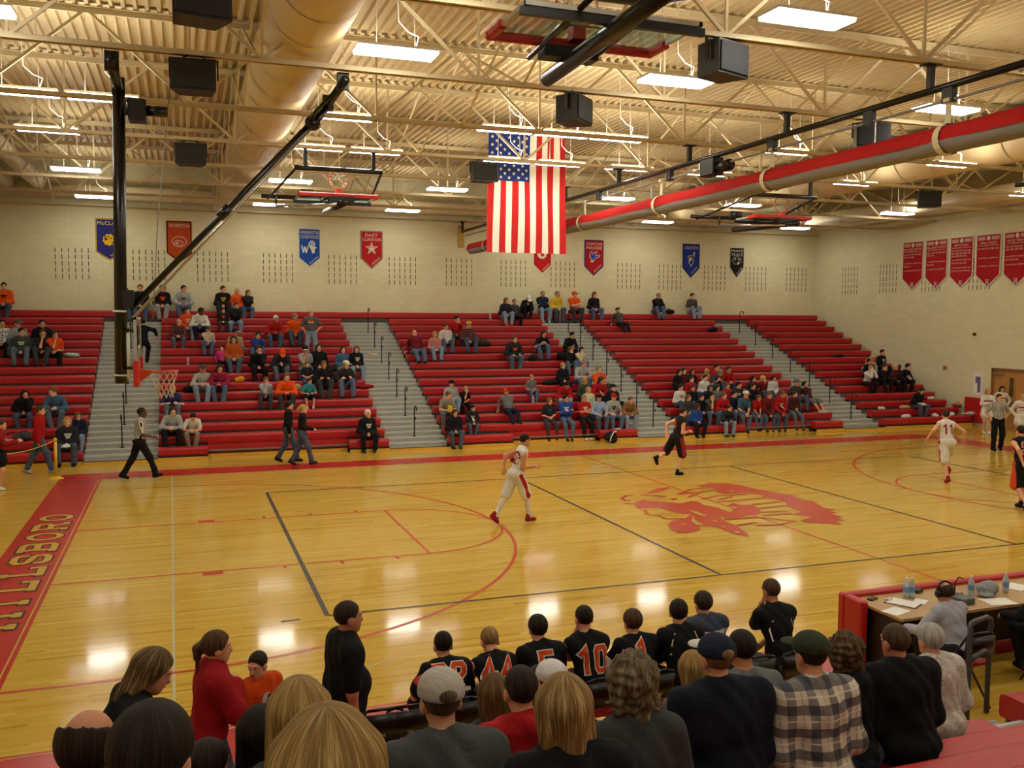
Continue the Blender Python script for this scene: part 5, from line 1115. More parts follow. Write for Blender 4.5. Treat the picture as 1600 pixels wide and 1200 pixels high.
for ln in FAR.strip().split('\n'):
    pos, pose, top, bot, hair, opts, label = ln.split('|'); px, py = map(float, pos.split()); od = dict((o.split('=')+[''])[:2] for o in opts.split()); kw = parse_look(top, bot, hair, opts)
    s0 = float(od.get('k', 1.)); lean, arms = POSES[pose]; yaw = float(od.get('y', prng.uniform(-.05, .75))); tw = prng.uniform(-.05, .2); best = None
    hp = -.5 if pose == 'down' or pose == 'write' else (.25 if pose == 'rec' else prng.uniform(-.05, .05))
    for r in range(16):
        y, z = Y0+RD*r, Z0+RH*r; fz = -.36 if r == 0 else -.40
        Jt = skeleton('sit', lean, tw, yaw, hp, arms); H = Jt['H']*s0; hx, hyy = -H[0], -H[1]; yw = y+.16+hyy; x = hit(px, py, 1, yw)[0]; qx, qy = pix((x, yw, z+H[2]))
        if best is None or abs(qy-py) < abs(best[0]): best = (qy-py, r, x-hx, y, z, H[2])
    if 'd' in od:
        r = best[1]+int(od['d']); y, z = Y0+RD*r, Z0+RH*r; x = hit(px, py, 1, y+.16+hyy)[0]; best = (pix((x, y+.16+hyy, z+H[2]))[1]-py, r, x-hx, y, z, H[2])
    err, r, x, y, z, hz = best; dist = (A(x, y, z)-CAM)@FW; s = s0*min(1.1, max(.9, 1+err*dist/FPX/hz))
    if r == 0 and not on_front(x): r = 1; y, z = Y0+RD, Z0+RH
    drop = .36 if r == 0 else (.40 if (r > 1 or on_front(x)) else min(.60, z))
    drop = min(drop/s, .62); fy = .30+.10*prng.random()
    if r > 1 and prng.random() < .45 and pose != 'rec': drop, fy = (RH+.02)/s, .47     # feet up on the row below
    sp = prng.uniform(.08, .17)
    if pose == 'rec': feet = dict(r=(.1, .74, -.30/s, -.1, .35), l=(-.12, .7, -.31/s, .15, .3))
    else: feet = dict(r=(sp, fy+prng.uniform(-.03, .05), -drop), l=(-sp, fy+prng.uniform(-.03, .05), -drop))
    J = skeleton('sit', lean, tw, yaw, hp, arms, feet, kw.get('w', 1.)); kw.setdefault('skin', prng.choice('lllmp'))
    root, o, J, s = person(label, (x, y+.16, z), math.pi, J, s, **kw)
    if 'pr' in od: print_patch(o, root, J, s, CC[od['pr']], len(label))
# ------------------------------------------------------------------ people on the court floor
def stander(label, foot, heading, J, **k):
    p = hit(foot[0], foot[1], 2, 0.); return person(label, (p[0], p[1], 0), heading, J, **k)
hd = lambda dx, dy: math.atan2(-dx, dy)        # heading that looks along (dx, dy)
STR = cloth('#d0cec6', 'stripe', '#2a2a2c', .55); BLK = '#141416'
def walk(st=.32, lean=.06, arms=None, hyaw=0., hpit=0., wide=1., tw=0.): return skeleton('stand', lean, tw, hyaw, hpit, arms or dict(r='side', l='side'), dict(r=(.09, st, .0, 0., .25 if st > .25 else 0.), l=(-.09, -st, .03, 0., -.35)), wide)
stander('referee in striped shirt and black trousers striding past the aisle', (219, 750), hd(1, .1), walk(.36, .08, dict(r='bent', l='side')), s=1.05, skin='d', topmat=STR, sleeve='half', bot=BLK, hair=('crew', '#241a14'), shoe=BLK, w=1.08, belly=1.15)
stander('referee in striped shirt standing before the cheerleaders', (1557, 704), hd(-.5, -1), skeleton('stand', .03, 0, .2, 0, 'hip', dict(r=(.12, .05, 0), l=(-.14, -.1, 0))), s=1.04, topmat=STR, sleeve='half', bot=BLK, hair=('crew', '#3a2a1e'), shoe=BLK, w=1.05)
stander('man in red jacket and dark jeans walking by the yellow post', (62, 741), hd(1, -.05), walk(.30, .06), s=1.03, top=CC['R'], bot=CC['D'], hair=('short', '#4a3322'), shoe=CC['g'], bulk=.026, w=1.06)
def jersey(label, foot, heading, J, num, base, numc, edge, short, trim, hair, skin, s=1.05, back=True, shoe='#8f1f22', w=.98, legs=None, sleeve='none', fine=False, tights=None):
    r = stander(label, foot, heading, J, s=s, skin=skin, top=base, sleeve=sleeve, bot=base, leg='capri', botmat=cloth(short, 'hem', trim), hair=hair, shoe=shoe, bulk=.014, w=w, fine=fine, tights=tights); number(r[1], r[0], r[2], r[3], num, numc, edge, .2, back)
    return r
WJ = '#d6d3ca'
jersey('player number 23 in white uniform and red shoes running on the near half', (806, 818), hd(1, .25), skeleton('stand', .26, -.35, -.1, 0, dict(r='run', l='runb'), dict(r=(.08, .26, .0, 0, 0), l=(-.08, -.44, .03, 0, -.7))), '23', WJ, '#8f2226', '#d9c9c4', WJ, '#a3181b', ('crew', '#1c1612'), 'm', tights=WJ)
jersey('player number 11 in white uniform running toward the far basket', (1478, 752), hd(.35, 1), skeleton('stand', .22, 0, -.2, 0, dict(r=(.42, .05, .05, .5, -1, 0), l=(-.45, .05, .08, -.5, -1, 0)), dict(r=(.09, .1, .16, 0, -.9), l=(-.07, -.22, .0, 0, -.3))), '11', WJ, '#8f2226', '#d9c9c4', WJ, '#a3181b', ('crew', '#2c2018'), 'l')
jersey('player in black and red uniform running past the student crowd', (1056, 742), hd(1, .15), skeleton('stand', .24, -.2, 0, 0, dict(r='run', l='runb'), dict(r=(.08, .02, .0, 0, 0), l=(-.08, -.52, .34, 0, -1.1))), '4', '#19191b', '#b3341c', '#3a1414', '#19191b', '#8f2226', ('crew', '#2c2018'), 'l', 1.04, shoe='#141416')
jersey('player number 2 in black uniform running at the right sideline', (1596, 797), hd(.3, 1), skeleton('stand', .2, 0, 0, 0, dict(r='run', l='runb'), dict(r=(.09, .2, .0, 0, 0), l=(-.09, -.3, .1, 0, -.7))), '2', '#19191b', '#c8461c', '#d8cfc4', '#19191b', '#c8461c', ('crew', '#241a14'), 'l', 1.06, shoe='#141416')
# two women walking along the front of the stand
stander('dark-haired person in black walking beside the blonde ponytail', (450, 722), hd(1, 0), walk(.25), s=1.0, top=BLK, bot=CC['D'], hair=('short', '#1c1612'), shoe=BLK)
stander('woman in black with long blonde ponytail walking along the stand', (472, 727), hd(1, -.1), walk(.27, .04, dict(r='bent', l='side')), s=.97, top=BLK, bot=CC['D'], hair=('pony', '#a9854a', '#c8a868'), shoe=CC['k'])
CHW = '#d8d4cb'
def cheer(label, foot, heading, arms, hair, top=CHW, trim='#a3181b', skirt=CHW, s=.95, hyaw=0.):
    r = stander(label, foot, heading, skeleton('stand', 0, 0, hyaw, 0, arms, dict(r=(.1, 0, 0), l=(-.1, .02, 0))), s=s, top=top, bot=skirt, leg='skirt', hair=hair, shoe='#d8d6cf', skin='l', bulk=.012)
    V, F = rectgrid(.3, .05, 8, 1); decal(r[1], r[0], r[2], r[3], V, F, cloth(trim), 'chest_band', .30); decal(r[1], r[0], r[2], r[3], V*A(.8, .3), F, cloth(trim), 'chest_band', .20)
    return r
cheer('blonde cheerleader in white and red uniform beside the red wall pad', (1541, 678), hd(-.6, -1), 'pom', ('long', '#a9854a', '#c8a868'))
cheer('dark-haired cheerleader behind the referee with hand on hip', (1563, 672), hd(-.6, -1), 'hip', ('long', '#2a1c14'))
cheer('cheerleader in white uniform at the right end with hair tied up', (1594, 692), hd(-.6, -1), 'hip', ('pony', '#a9854a'))
r = stander('cheerleader in black and red uniform at the left end reaching out an arm', (0, 766), hd(1, -.1), skeleton('stand', .1, 0, 0, 0, dict(r=(.16, .42, .3, .3, 0, -1), l='side'), dict(r=(.1, 0, 0), l=(-.1, -.1, 0))), s=.96, top='#8f1c1e', bot='#17171a', leg='skirt', hair=('pony', '#3d2b1d'), shoe='#d8d6cf')
V, F = rectgrid(.3, .06, 8, 1); decal(r[1], r[0], r[2], r[3], V, F, cloth('#d8d6cf'), 'chest_band', .3); decal(r[1], r[0], r[2], r[3], V, F, cloth('#dc5113'), 'chest_band', .22)
# climber in the left aisle
yy = Y0+RD*8; p = hit(224, 560, 1, yy); person('person all in black climbing the left aisle behind the backboard', (p[0], yy, Z0-.40+RH*9-.02), 0., skeleton('stand', .18, 0, 0, 0, dict(r=(.42, .0, .22, .4, -1, 0), l='side'), dict(r=(.1, .28, .24), l=(-.1, -.02, 0))), 1., top=BLK, bot=BLK, hair=('short', '#1c1612'), shoe=BLK)
# ------------------------------------------------------------------ small things left on the benches
def lump(name, label, cat, px, py, size, col, seed=0, mat=None, row=None, near=False):
    best = None
    for r in ([row] if row is not None else range(16)):
        y, z = Y0+RD*r+.14, Z0+RH*r; x = hit(px, py, 1, y)[0]; q = pix((x, y, z+size[2]/2))[1]
        if best is None or abs(q-py) < best[0]: best = (abs(q-py), x, y, z)
    _, x, y, z = best; rg = random.Random(seed); f = Fld(.05*max(size))
    for _ in range(5): f.ell((rg.uniform(-.3, .3)*size[0], rg.uniform(-.2, .2)*size[1], size[2]*rg.uniform(.3, .5)), (size[0]*rg.uniform(.25, .42), size[1]*rg.uniform(.3, .48), size[2]*rg.uniform(.3, .5)))
    V, F = f.mesh(max(.018, max(size)/20)); V = displace(V, F, .02*max(size), 2.5); V[:, 2] = np.maximum(V[:, 2], .0); t = thing(name, label, cat, (x, y, z)); link('fabric', pymesh('fabric', V, F, [mat or cloth(col)]), t); return t
def strap(t, size, col, h=.1): MB().tube([(-size*.3, 0, h), (-size*.2, .02, h+.1), (size*.05, .02, h+.13), (size*.3, 0, h)], .013, 6).build('strap', cloth(col), t, True); return t
for a in (('folded_cloth', 'pale mint cloth bundle on the bench beside the orange-shirted woman', 'cloth', 116, 548, (.5, .26, .16), '#9fc4b4'), ('coat', 'yellow and orange cloth lying on an empty bench', 'cloth', 376, 593, (.34, .25, .2), '#d8931f'), ('coat', 'red jacket dropped at the bench end by the aisle', 'jacket', 572, 607, (.45, .26, .16), '#8f1a1e'), ('coat', 'black coat on the bench beside the woman in black with hand on cheek', 'coat', 876, 551, (.4, .3, .34), '#151517'), ('coat', 'black coat spread on the bench beside the boy in grey tee', 'coat', 861, 599, (.55, .3, .2), '#18181a'), ('coat', 'dark jacket lying alone high on the right section', 'jacket', 1311, 552, (.5, .24, .13), '#141416')): lump(*a, seed=len(a[1]))
for nm, lb, px, py, sz, c in (('backpack', 'black bag at the foot of the bearded man in checked shirt', 298, 607, (.4, .3, .3), '#141416'), ('handbag', 'black and white handbag between the woman in black and denim jacket', 518, 573, (.35, .22, .22), '#2a2a2c'), ('handbag', 'beige handbag between the orange jacket and teal boy', 465, 604, (.28, .2, .24), '#a99a6e'), ('backpack', 'shaggy brown bag beside the man in yellow-black cap', 755, 540, (.42, .3, .32), '#3c3222'), ('backpack', 'black and white backpack beside the person in printed black tee', 833, 556, (.36, .28, .24), '#1c1c1e'), ('backpack', 'black bag on the top bench beside grey-haired man', 1046, 482, (.36, .24, .24), '#141416'), ('backpack', 'black bag alone below the top bench near the fourth aisle', 1114, 510, (.42, .28, .26), '#121214'), ('duffel_bag', 'grey bag on the low bench behind the yellow post', 38, 677, (.5, .3, .24), '#3d3f40'), ('duffel_bag', 'red and white sports bag on the low bench at the left end', 18, 682, (.4, .3, .22), '#b0282a')): strap(lump(nm, lb, 'bag', px, py, sz, c, seed=len(lb)+3), sz[0], '#2a2a2c', sz[2]*.55)
for i, (px, py, w, c, lb) in enumerate(((1413, 634, .36, '#b79a68', 'tan round bag near the person writing'), (1414, 650, .4, '#cfcdc8', 'white and black gym bag lowest near the aisle'), (1376, 637, .22, '#c9c7c2', 'small white bundle at the bench end near the aisle'), (1456, 619, .3, '#d0cec8', 'white bag behind the person writing'), (1461, 648, .26, '#d8d4cc', 'white shoe bag in front of the person writing'), (1497, 632, .5, '#a83a3c', 'red and white cheer bag near the wall'), (1513, 643, .55, '#c8c4bd', 'white and red cheer bag at the bench end by the wall'), (1487, 645, .3, '#d3d1cb', 'white sneakers bundle on the low bench by the wall'), (1442, 622, .3, '#8f1a1e', 'red bag on the bench right behind the person writing'))): strap(lump('gym_bag', lb, 'bag', px, py, (w, .26, .16), c, seed=40+i), w, '#a3181b', .09)
t = lump('gym_bag', 'black and white bag standing on the floor by the front bench', 'bag', 946, 676, (.4, .3, .4), '#1a1a1c', 5, None, 0); t.location.z = 0; t.location.y = Y0-.3; MB().tube([(-.12, -.16, .05), (-.1, -.19, .2), (.0, -.17, .36), (.12, -.12, .38)], .022, 6).build('white_trim', cloth('#d8d6cf'), t, True)
BOT = paint('#b9c6cc', .2); CAPB = paint('#e8e8e4', .4)
def bottle(label, loc, s=1.):
    t = thing('water_bottle', label, 'bottle', loc); t.scale = (s, s, s)
    MB().lathe([(.03, 0), (.033, .01), (.033, .13), (.031, .14), (.033, .15), (.013, .185), (.012, .2)], 14).build('bottle_body', BOT, t, True); MB().lathe([(.014, .198), (.014, .215)], 12).build('cap', CAPB, t); MB().lathe([(.0335, .06), (.0335, .12)], 14).build('label_band', paint('#6f93c0', .5), t)
for px, py, r, lb in ((766, 490, 14, 'clear water bottle standing just below the top bench'), (833, 625, 3, 'clear water bottle at the feet of the boy in grey tee'), (294, 579, 8, 'small clear bottle on the bench above the checked shirt man')): y = Y0+RD*r+.15; x = hit(px, py, 1, y)[0]; bottle(lb, (x, y, Z0+RH*r), 1.15)
y = Y0+RD*.0+.1; o = thing('paper_plate', 'white paper plate on the front bench edge', 'plate', (hit(964, 670, 1, y)[0], y, Z0)); MB().lathe([(.02, .002), (.1, .004), (.15, .03), (.152, .033), (.1, .01), (.02, .008)], 20).build('plate', WHITE, o, True)
o = thing('crumpled_paper', 'crumpled yellowish paper on the aisle steps', 'paper', (hit(582, 549, 1, Y0+RD*10)[0], Y0+RD*10+.05, Z0-.40+RH*11-.02-RH/2)); V, F = Fld(.02).ell((0, 0, .03), (.16, .08, .03)).ell((.12, .02, .03), (.1, .07, .04)).mesh(.014); link('paper', pymesh('paper', displace(V, F, .02, 5.), F, [paint('#cfc79a', .8)]), o)
PP = {o['label']: o for o in bpy.data.objects if o.name.startswith('person') and o.parent is None}
def held(name, label, cat, who, off, fn):
    w = [o for k, o in PP.items() if who in k][0]; t = thing(name, label, cat, (w.location.x+off[0], w.location.y+off[1], w.location.z+off[2])); fn(t); return t
held('paper_sheet', 'white paper sheet on the lap of the blonde woman', 'paper', 'blonde woman in black lettered', (0, -.32, .2), lambda t: MB().box((-.15, -.11, 0), (.15, .11, .006), Matrix.Rotation(.35, 4, 'X')).build('sheet', WHITE, t))
held('clipboard', 'white notepad on the knees of the person writing', 'notepad', 'writing alone', (0, -.34, .2), lambda t: MB().box((-.14, -.11, 0), (.14, .11, .008), Matrix.Rotation(.3, 4, 'X')).build('pad', WHITE, t))
held('snack_bag', 'yellow snack bag held by the young man in grey tee', 'snack bag', 'yellow snack bag', (.03, -.45, .16), lambda t: MB().rbox((-.07, -.04, 0), (.07, .04, .2), .025).build('packet', paint('#d8b823', .35), t))
held('walking_cane', 'white cane held by the person in yellow jacket', 'cane', 'yellow jacket', (0, -.42, -.38), lambda t: MB().tube([(0, 0, 0), (.01, 0, .62), (.03, 0, .68), (.08, 0, .68), (.1, 0, .63)], .013, 8).build('cane', WHITE, t, True))
# ------------------------------------------------------------------ standing bald man in the second section
yy = Y0+RD*10-.16; zz = Z0+RH*10-.40; xh = hit(486, 500, 1, yy)[0]
r = person('bald man in grey tee with orange print standing hands on hips among the benches', (xh, yy, zz), math.pi-.15, skeleton('stand', -.02, 0, .5, 0, 'hip', dict(r=(.13, .04, 0), l=(-.13, -.02, 0)), 1.1), 1.02, top='#5b5d5e', bot='#7d92a8', sleeve='half', hair=('bald', '#8a7a66'), w=1.1, belly=1.2, shoe='#9da09f'); V, F = rectgrid(.2, .05, 5, 1); decal(r[1], r[0], r[2], r[3], V, F, cloth('#dc5113'), 'chest_print', .37); decal(r[1], r[0], r[2], r[3], V*A(.9, .7), F, cloth('#d8d6cf'), 'chest_print', .32)
# ------------------------------------------------------------------ stanchion
YEL = paint('#e0b41c', .4); b = hit(88, 748, 2, 0.)
for i, (x, y, lb) in enumerate(((b[0], b[1], 'yellow plastic stanchion post at the court corner'), (b[0]-1.9, b[1]-1.0, 'yellow stanchion post beyond the left edge holding the chain'))):
    t = thing('stanchion', lb, 'post', (x, y, 0)); MB().lathe([(.17, 0), (.17, .015), (.12, .035), (.04, .06)], 24).build('base', YEL, t, True); MB().lathe([(.034, .05), (.034, .93)], 16).build('pole', YEL, t, True); MB().lathe([(.036, .92), (.05, .94), (.05, .97), (.03, 1.0), (.0, 1.02)], 16).build('finial', YEL, t, True)
    if i == 0: p0 = A(x, y, .95)
p1 = A(b[0]-1.9, b[1]-1.0, .95); o = MB().tube([tuple(p0+(p1-p0)*k/14+A(0, 0, -.9*(k/14)*(1-k/14))) for k in range(15)], .011, 6).build('barrier_rope', YEL, None, True); tag(o, 'yellow barrier rope sagging from the yellow post', 'rope')
# ------------------------------------------------------------------ folding chairs of the team bench
VINYL = paint('#a8181c', .35, .06, 8.); LOGO = paint('#d8d0c8', .6)
def chair_proto():
    t = thing('folding_chair', '', 'chair')
    for q in (-1, 1):
        MB().tube([(q*.22, .24, 0), (q*.215, -.02, .40), (q*.2, -.235, .74), (q*.17, -.25, .80), (q*.1, -.255, .82)], .0125, 8).build('front_leg', BLACKM, t, True); MB().tube([(q*.19, -.24, 0), (q*.19, .05, .36), (q*.19, .13, .44)], .0125, 8).build('rear_leg', BLACKM, t, True)
    MB().tube([(-.11, -.255, .82), (.11, -.255, .82)], .0125, 8).build('top_rail', BLACKM, t, True); MB().tube([(-.22, .16, .12), (.22, .16, .12)], .009, 6).build('stretcher', BLACKM, t)
    mb = MB(); n = 8; vs = []
    for k in range(n+1):
        u = -1+2*k/n
        for yy, zz in ((-.245, .58), (-.262, .8), (-.28, .8), (-.263, .58)): vs.append((u*.19, yy-.03*(1-u*u), zz-.012*abs(u)**3))
    mb.add(vs, [(4*k+a, 4*k+(a+1) % 4, 4*k+4+(a+1) % 4, 4*k+4+a) for k in range(n) for a in range(4)]+[(3, 2, 1, 0), (4*n, 4*n+1, 4*n+2, 4*n+3)]); bk = mb.build('back_panel', BLACKM, t, True, True); MB().box((-.025, -.312, .615), (.025, -.306, .635)).build('maker_plate', paint('#8f8a5a', .4), bk)
    mb = MB(); mb.rbox((-.205, -.19, .43), (.205, .21, .5), .022); st = mb.build('seat_pad', VINYL, t)
    mb = MB()
    for k in range(9): a = -.13+.033*k; mb.add([(a, .02+.02*math.sin(k), .5015), (a+.018, .03, .5015), (a+.028, .13-.006*(k-4)**2, .5015), (a+.012, .14-.006*(k-4)**2, .5015)], [(0, 1, 2, 3)])
    mb.add([(-.13, -.1, .5015), (-.02, -.12, .5015), (.06, -.07, .5015), (.13, .0, .5015), (.02, .01, .5015), (-.12, -.01, .5015)], [(0, 1, 2, 3, 4, 5)]); o = mb.build('seat_logo', LOGO, st); o['kind'] = 'stuff'
    return t
CHY = -1.72; chp = None
def chair(x, label, y=CHY, rz=0.):
    global chp
    if chp is None: chp = chair_proto(); chp.location = (x, y, 0); chp.rotation_euler = (0, 0, rz); chp['label'] = label
    else: dup(chp, (x, y, 0), rz, label)
# ------------------------------------------------------------------ team bench, seen from behind
OJ, WE = '#d2461a', '#d8d2c6'
def bench(label, px, py, lean, num, hair, chairlab, sleeve='half', hyaw=0., hpit=0., arms='clasp', top='#161618', bot='#17171a', skin='l', kw=None, trim=True, yo=0.):
    J = skeleton('sit', lean, 0, hyaw, hpit, arms, dict(r=(.15, .36, -.47), l=(-.15, .38, -.47))); y = CHY+yo; x = hit(px, py, 1, y+J['H'][1])[0]-J['H'][0]; z = .49; err = pix((x+J['H'][0], y+J['H'][1], z+J['H'][2]))[1]-py; s = 1.; tl = min(1.16, max(.86, 1+err*((A(x, y, 1)-CAM)@FW)/FPX/(.48*math.cos(lean)))); J = skeleton('sit', lean, 0, hyaw, hpit, arms, dict(r=(.15, .36, -.47), l=(-.15, .38, -.47)), tl=tl); x = hit(px, py, 1, y+J['H'][1])[0]-J['H'][0]
    r = person(label, (x, y, z), 0., J, s, skin, top, bot, hair, sleeve, shoe='#1a1a1c', fine=True, leg='capri' if num else 'long', group=None, **(kw or {}))
    if num: number(r[1], r[0], r[2], r[3], num, OJ, WE, .2, True, .29)
    if num and trim:
        c = J['N']-J['sp']*.01; MB().tube([tuple((c+J['R']@A(.062*math.cos(a), .056*math.sin(a), .012+.012*math.sin(a)))*s) for a in np.linspace(0, 2*math.pi, 17)[:-1]], .011, 6, False, True).build('collar', cloth(OJ), r[1], True)
    chair(x, chairlab, y); return r
bench('bench player number 32 in black jersey with short dark hair', 692, 1012, .5, '32', ('crew', '#17110d'), 'folding chair under the dark-haired player nearest the empty chairs')
r44 = bench('bench player number 44 in sleeveless black jersey with blond buzz cut', 765, 1010, .55, '44', ('crew', '#8f6f42'), 'folding chair under the blond buzz-cut player', 'none', hpit=-.3)
bench('bench player number 5 in black jersey with dark hair', 840, 982, .45, '5', ('short', '#211812'), 'folding chair under the player between the two sleeveless jerseys')
bench('bench player number 10 in sleeveless black jersey', 912, 967, .34, '10', ('crew', '#1d1510'), 'folding chair under the sleeveless dark-haired player', 'none', arms=dict(r='clasp', l='chin'))
bench('bench player number 1 in black jersey with brown hair', 988, 977, .42, '1', ('short', '#4a3222'), 'folding chair under the brown-haired player beside the coaches')
def piping(r, col=WE):
    J, s = r[2], r[3]
    for n, q in (('r', 1), ('l', -1)):
        V = np.array([(u*q, v) for u, v in ((.10, .135), (.112, .135), (.135, .05), (.147, .05), (.15, -.06), (.162, -.06))]); decal(r[1], r[0], J, s, V, [(0, 1, 3, 2), (2, 3, 5, 4)], cloth(col), 'piping', .3, True)
piping(bench('coach in black jacket with white piping on the team bench', 1060, 957, .3, None, ('short', '#1d1510'), 'folding chair under the coach in piped jacket', 'long', -.4, kw=dict(bulk=.024)))
bench('man in grey-blue jacket with a white band on the team bench', 1098, 943, .3, None, ('short', '#33261b'), 'folding chair under the man in banded jacket', 'long', 0, kw=dict(topmat=cloth('#3d4556', 'bands', '#d0ced0'), bulk=.024), yo=.28)
piping(bench('coach in black polo with white piping leaning on his knee apart from the others', 1204, 923, .32, None, ('crew', '#4a3625'), 'folding chair under the coach in black polo', 'half', .1, arms=dict(r='clasp', l='chin'), bot='#4a4c4e', skin='m'))
for px, lb in ((628, 'empty folding chair with red logo seat beside the man in black polo'), (586, 'empty folding chair half hidden behind the man in black polo'), (1160, 'empty folding chair between the seated coaches')): chair(hit(px, 1105, 1, CHY)[0], lb)
# ------------------------------------------------------------------ near walkway: standing people, boy, drinks cooler
def standn(label, px, py, heading, J, s=1., **k):
    Hh = J['H']*s; p = hit(px, py, 2, Hh[2]); R = rz(heading); o = R@Hh; return person(label, (p[0]-o[0], p[1]-o[1], 0), heading, J, s, fine=True, **k)
standn('heavyset man in black polo walking past the team bench', 545, 965, hd(1, .15), walk(.22, .03, dict(r='side', l='side')), 1.05, top='#141416', bot='#1b1b1d', sleeve='half', hair=('crew', '#33261c'), w=1.25, belly=1.45, skin='m', bulk=.022)
standn('woman in red jacket with brown ponytail walking by with hand at chest', 340, 1012, hd(1, .1), walk(.15, .1, dict(r='chest', l='side')), .98, top='#98171b', bot='#26304a', hair=('pony', '#4a3420', '#7d5f3a'), bulk=.03, w=1.15)
r = standn('boy in orange tee looking back over his shoulder', 402, 1040, hd(.5, -.85), skeleton('stand', .1, 0, -1.15, -.1, dict(r='bent', l='bent'), dict(r=(.1, 0, 0), l=(-.1, .05, 0))), .84, top='#dc4f12', bot='#2b2d33', sleeve='half', hair=('crew', '#2a1d14'), skin='l')
for k, (dx, w, c) in enumerate(((-.03, .06, WE), (.0, .03, '#1c1c1e'), (.03, .04, WE))): V, F = rectgrid(w, .2-.03*k, 2, 6); V[:, 0] += V[:, 1]*.3+dx; decal(r[1], r[0], r[2], r[3], V, F, cloth(c), 'chest_print', .30, False, .006+.001*k)
c = hit(482, 1090, 2, 1.02); t = thing('stool', 'black metal stool under the drinks cooler', 'stool', (c[0], c[1], 0))
MB().rbox((-.2, -.2, .54), (.2, .2, .58), .01).build('seat', BLACKM, t)
for a, q in ((-1, -1), (1, -1), (1, 1), (-1, 1)): MB().tube([(a*.2, q*.2, 0), (a*.17, q*.17, .55)], .014, 8).build('leg', BLACKM, t)
t = thing('drinks_cooler', 'red drinks cooler with white lid and handles beside the boy', 'cooler', (c[0], c[1], .58))
MB().lathe([(.17, 0), (.195, .02), (.205, .36), (.2, .38)], 28).build('body', PADM, t, True); MB().lathe([(.21, .37), (.215, .385), (.215, .43), (.2, .445), (.12, .44), (.02, .45)], 28).build('lid', paint('#dedcd8', .35, .03), t, True)
for q in (-1, 1): MB().tube([(q*.2, -.05, .33), (q*.25, -.04, .3), (q*.255, .0, .22), (q*.25, .04, .3), (q*.2, .05, .33)], .012, 8).build('handle', WHITE, t, True)
# ------------------------------------------------------------------ near spectators, seen from behind
def near(label, px, py, row, top, hair, lean=.2, arms='lap', hyaw=0., hpit=0., s=None, z=None, twist=0., **k):
    J = skeleton('sit', lean, twist, hyaw, hpit, arms, dict(r=(.14, .36, -.42), l=(-.14, .36, -.42)), k.get('w', 1.)); y = NY0-RD*row-.16; s0 = s or 1.; H = J['H']*s0; x = hit(px, py, 1, y+H[1])[0]-H[0]; zs = Z0+RH*row; err = pix((x+H[0], y+H[1], zs+H[2]))[1]-py; d = (A(x, y, zs)-CAM)@FW
    tl = min(1.2, max(.84, 1+err*d/FPX/(.48*s0*math.cos(lean)))); sc = s0; J = skeleton('sit', lean, twist, hyaw, hpit, arms, dict(r=(.14, .36, -.42), l=(-.14, .36, -.42)), k.get('w', 1.), tl=tl); H = J['H']*sc; x = hit(px, py, 1, y+H[1])[0]-H[0]
    return person(label, (x, y, zs), 0., J, sc, top=top, hair=hair, fine=True, **k)
near('balding man in dark jacket with brown hair fringe, in the near stand', 140, 1172, 6, '#1d1d20', ('bald', '#2a1e16'), skin='m', hyaw=-.3)
near('dark-haired man in the near stand behind the woman bending forward', 240, 1186, 7, '#202024', ('short', '#231b16'), hyaw=-.45, w=1.05, s=1.07)
J = skeleton('stand', .42, 0, -.15, -.3, dict(r=(.3, .5, .2, .3, -.4, -1), l='side'), dict(r=(.1, .1, 0), l=(-.1, -.1, 0))); HH = rz(hd(1, .25))@J['H']; yb = -4.15; xb = hit(245, 1066, 1, yb+HH[1])[0]; zb = hit(245, 1066, 1, yb+HH[1])[2]-HH[2]
zd = Z0+RH*3-.40; person('woman with long brown-blonde hair in black bending toward the boy', (xb-HH[0], yb, zd), hd(1, .25), J, 1+(zb-zd)/HH[2]*.6, top='#17181c', bot='#6b6c6e', hair=('longstraight', '#5a4429', '#a5875a'), fine=True)
near('dark-haired child with glasses at the near stand', 325, 1176, 5, '#55565a', ('short', '#2c2119'), hyaw=-.9, s=.82)
near('person with long black hair beside the blonde in the near stand', 408, 1152, 5, '#161618', ('longstraight', '#14100d', '#2a211a'), s=.92)
near('woman with long golden hair in front of the drinks cooler', 468, 1122, 6, '#3a3c40', ('longstraight', '#9a7a45', '#c9aa70'), hyaw=-.15)
near('woman with thick golden hair highest in the near stand', 512, 1245, 8, '#2f3136', ('longstraight', '#8f6f3c', '#cdae74'), hyaw=-.2, s=1.1)
r = near('man in grey jacket wearing a backwards grey mesh cap', 688, 1096, 5, '#4c5052', ('short', '#5a4a38'), bulk=.026, w=1.12, belly=1.2, cap=('cap', '#b9b3a8', '#a3282a'))
near('toddler with fair hair in pink top', 746, 1086, 2, '#cf4a92', ('short', '#a98d5c'), s=.58)
near('woman with straight brown hair next to the toddler', 772, 1088, 3, '#34373a', ('longstraight', '#5c4326', '#8a6a40'), s=.95)
near('man in red hooded jacket with dark buzz cut', 813, 1080, 4, '#a8181c', ('crew', '#2a211a'), hood=True, bulk=.026, w=1.05)
near('person in backwards white cap in the near stand', 861, 1060, 3, '#5b5a55', ('short', '#4a3a2a'), s=.95, cap=('rev', '#d6d5d2', '#2a2a2c'))
near('woman with blonde highlighted bob in black jacket', 880, 1110, 6, '#17181a', ('bob', '#8a6a3c', '#d2b682'), bulk=.024)
near('woman with curly grey-brown hair in charcoal sweater', 986, 1070, 5, '#3d3f41', ('curly', '#6b5c45', '#a2906e'), w=.98)
near('girl with straight fair hair beside the man in navy jacket', 1082, 1048, 3, '#6b6e72', ('longstraight', '#94733f', '#c2a268'), s=.9)
r = near('large man in navy jacket and navy-white ball cap', 1118, 1030, 4, '#161a26', ('short', '#7a6442'), bulk=.034, w=1.32, belly=1.35, cap=('rev', '#20263a', '#c9c5bd'))
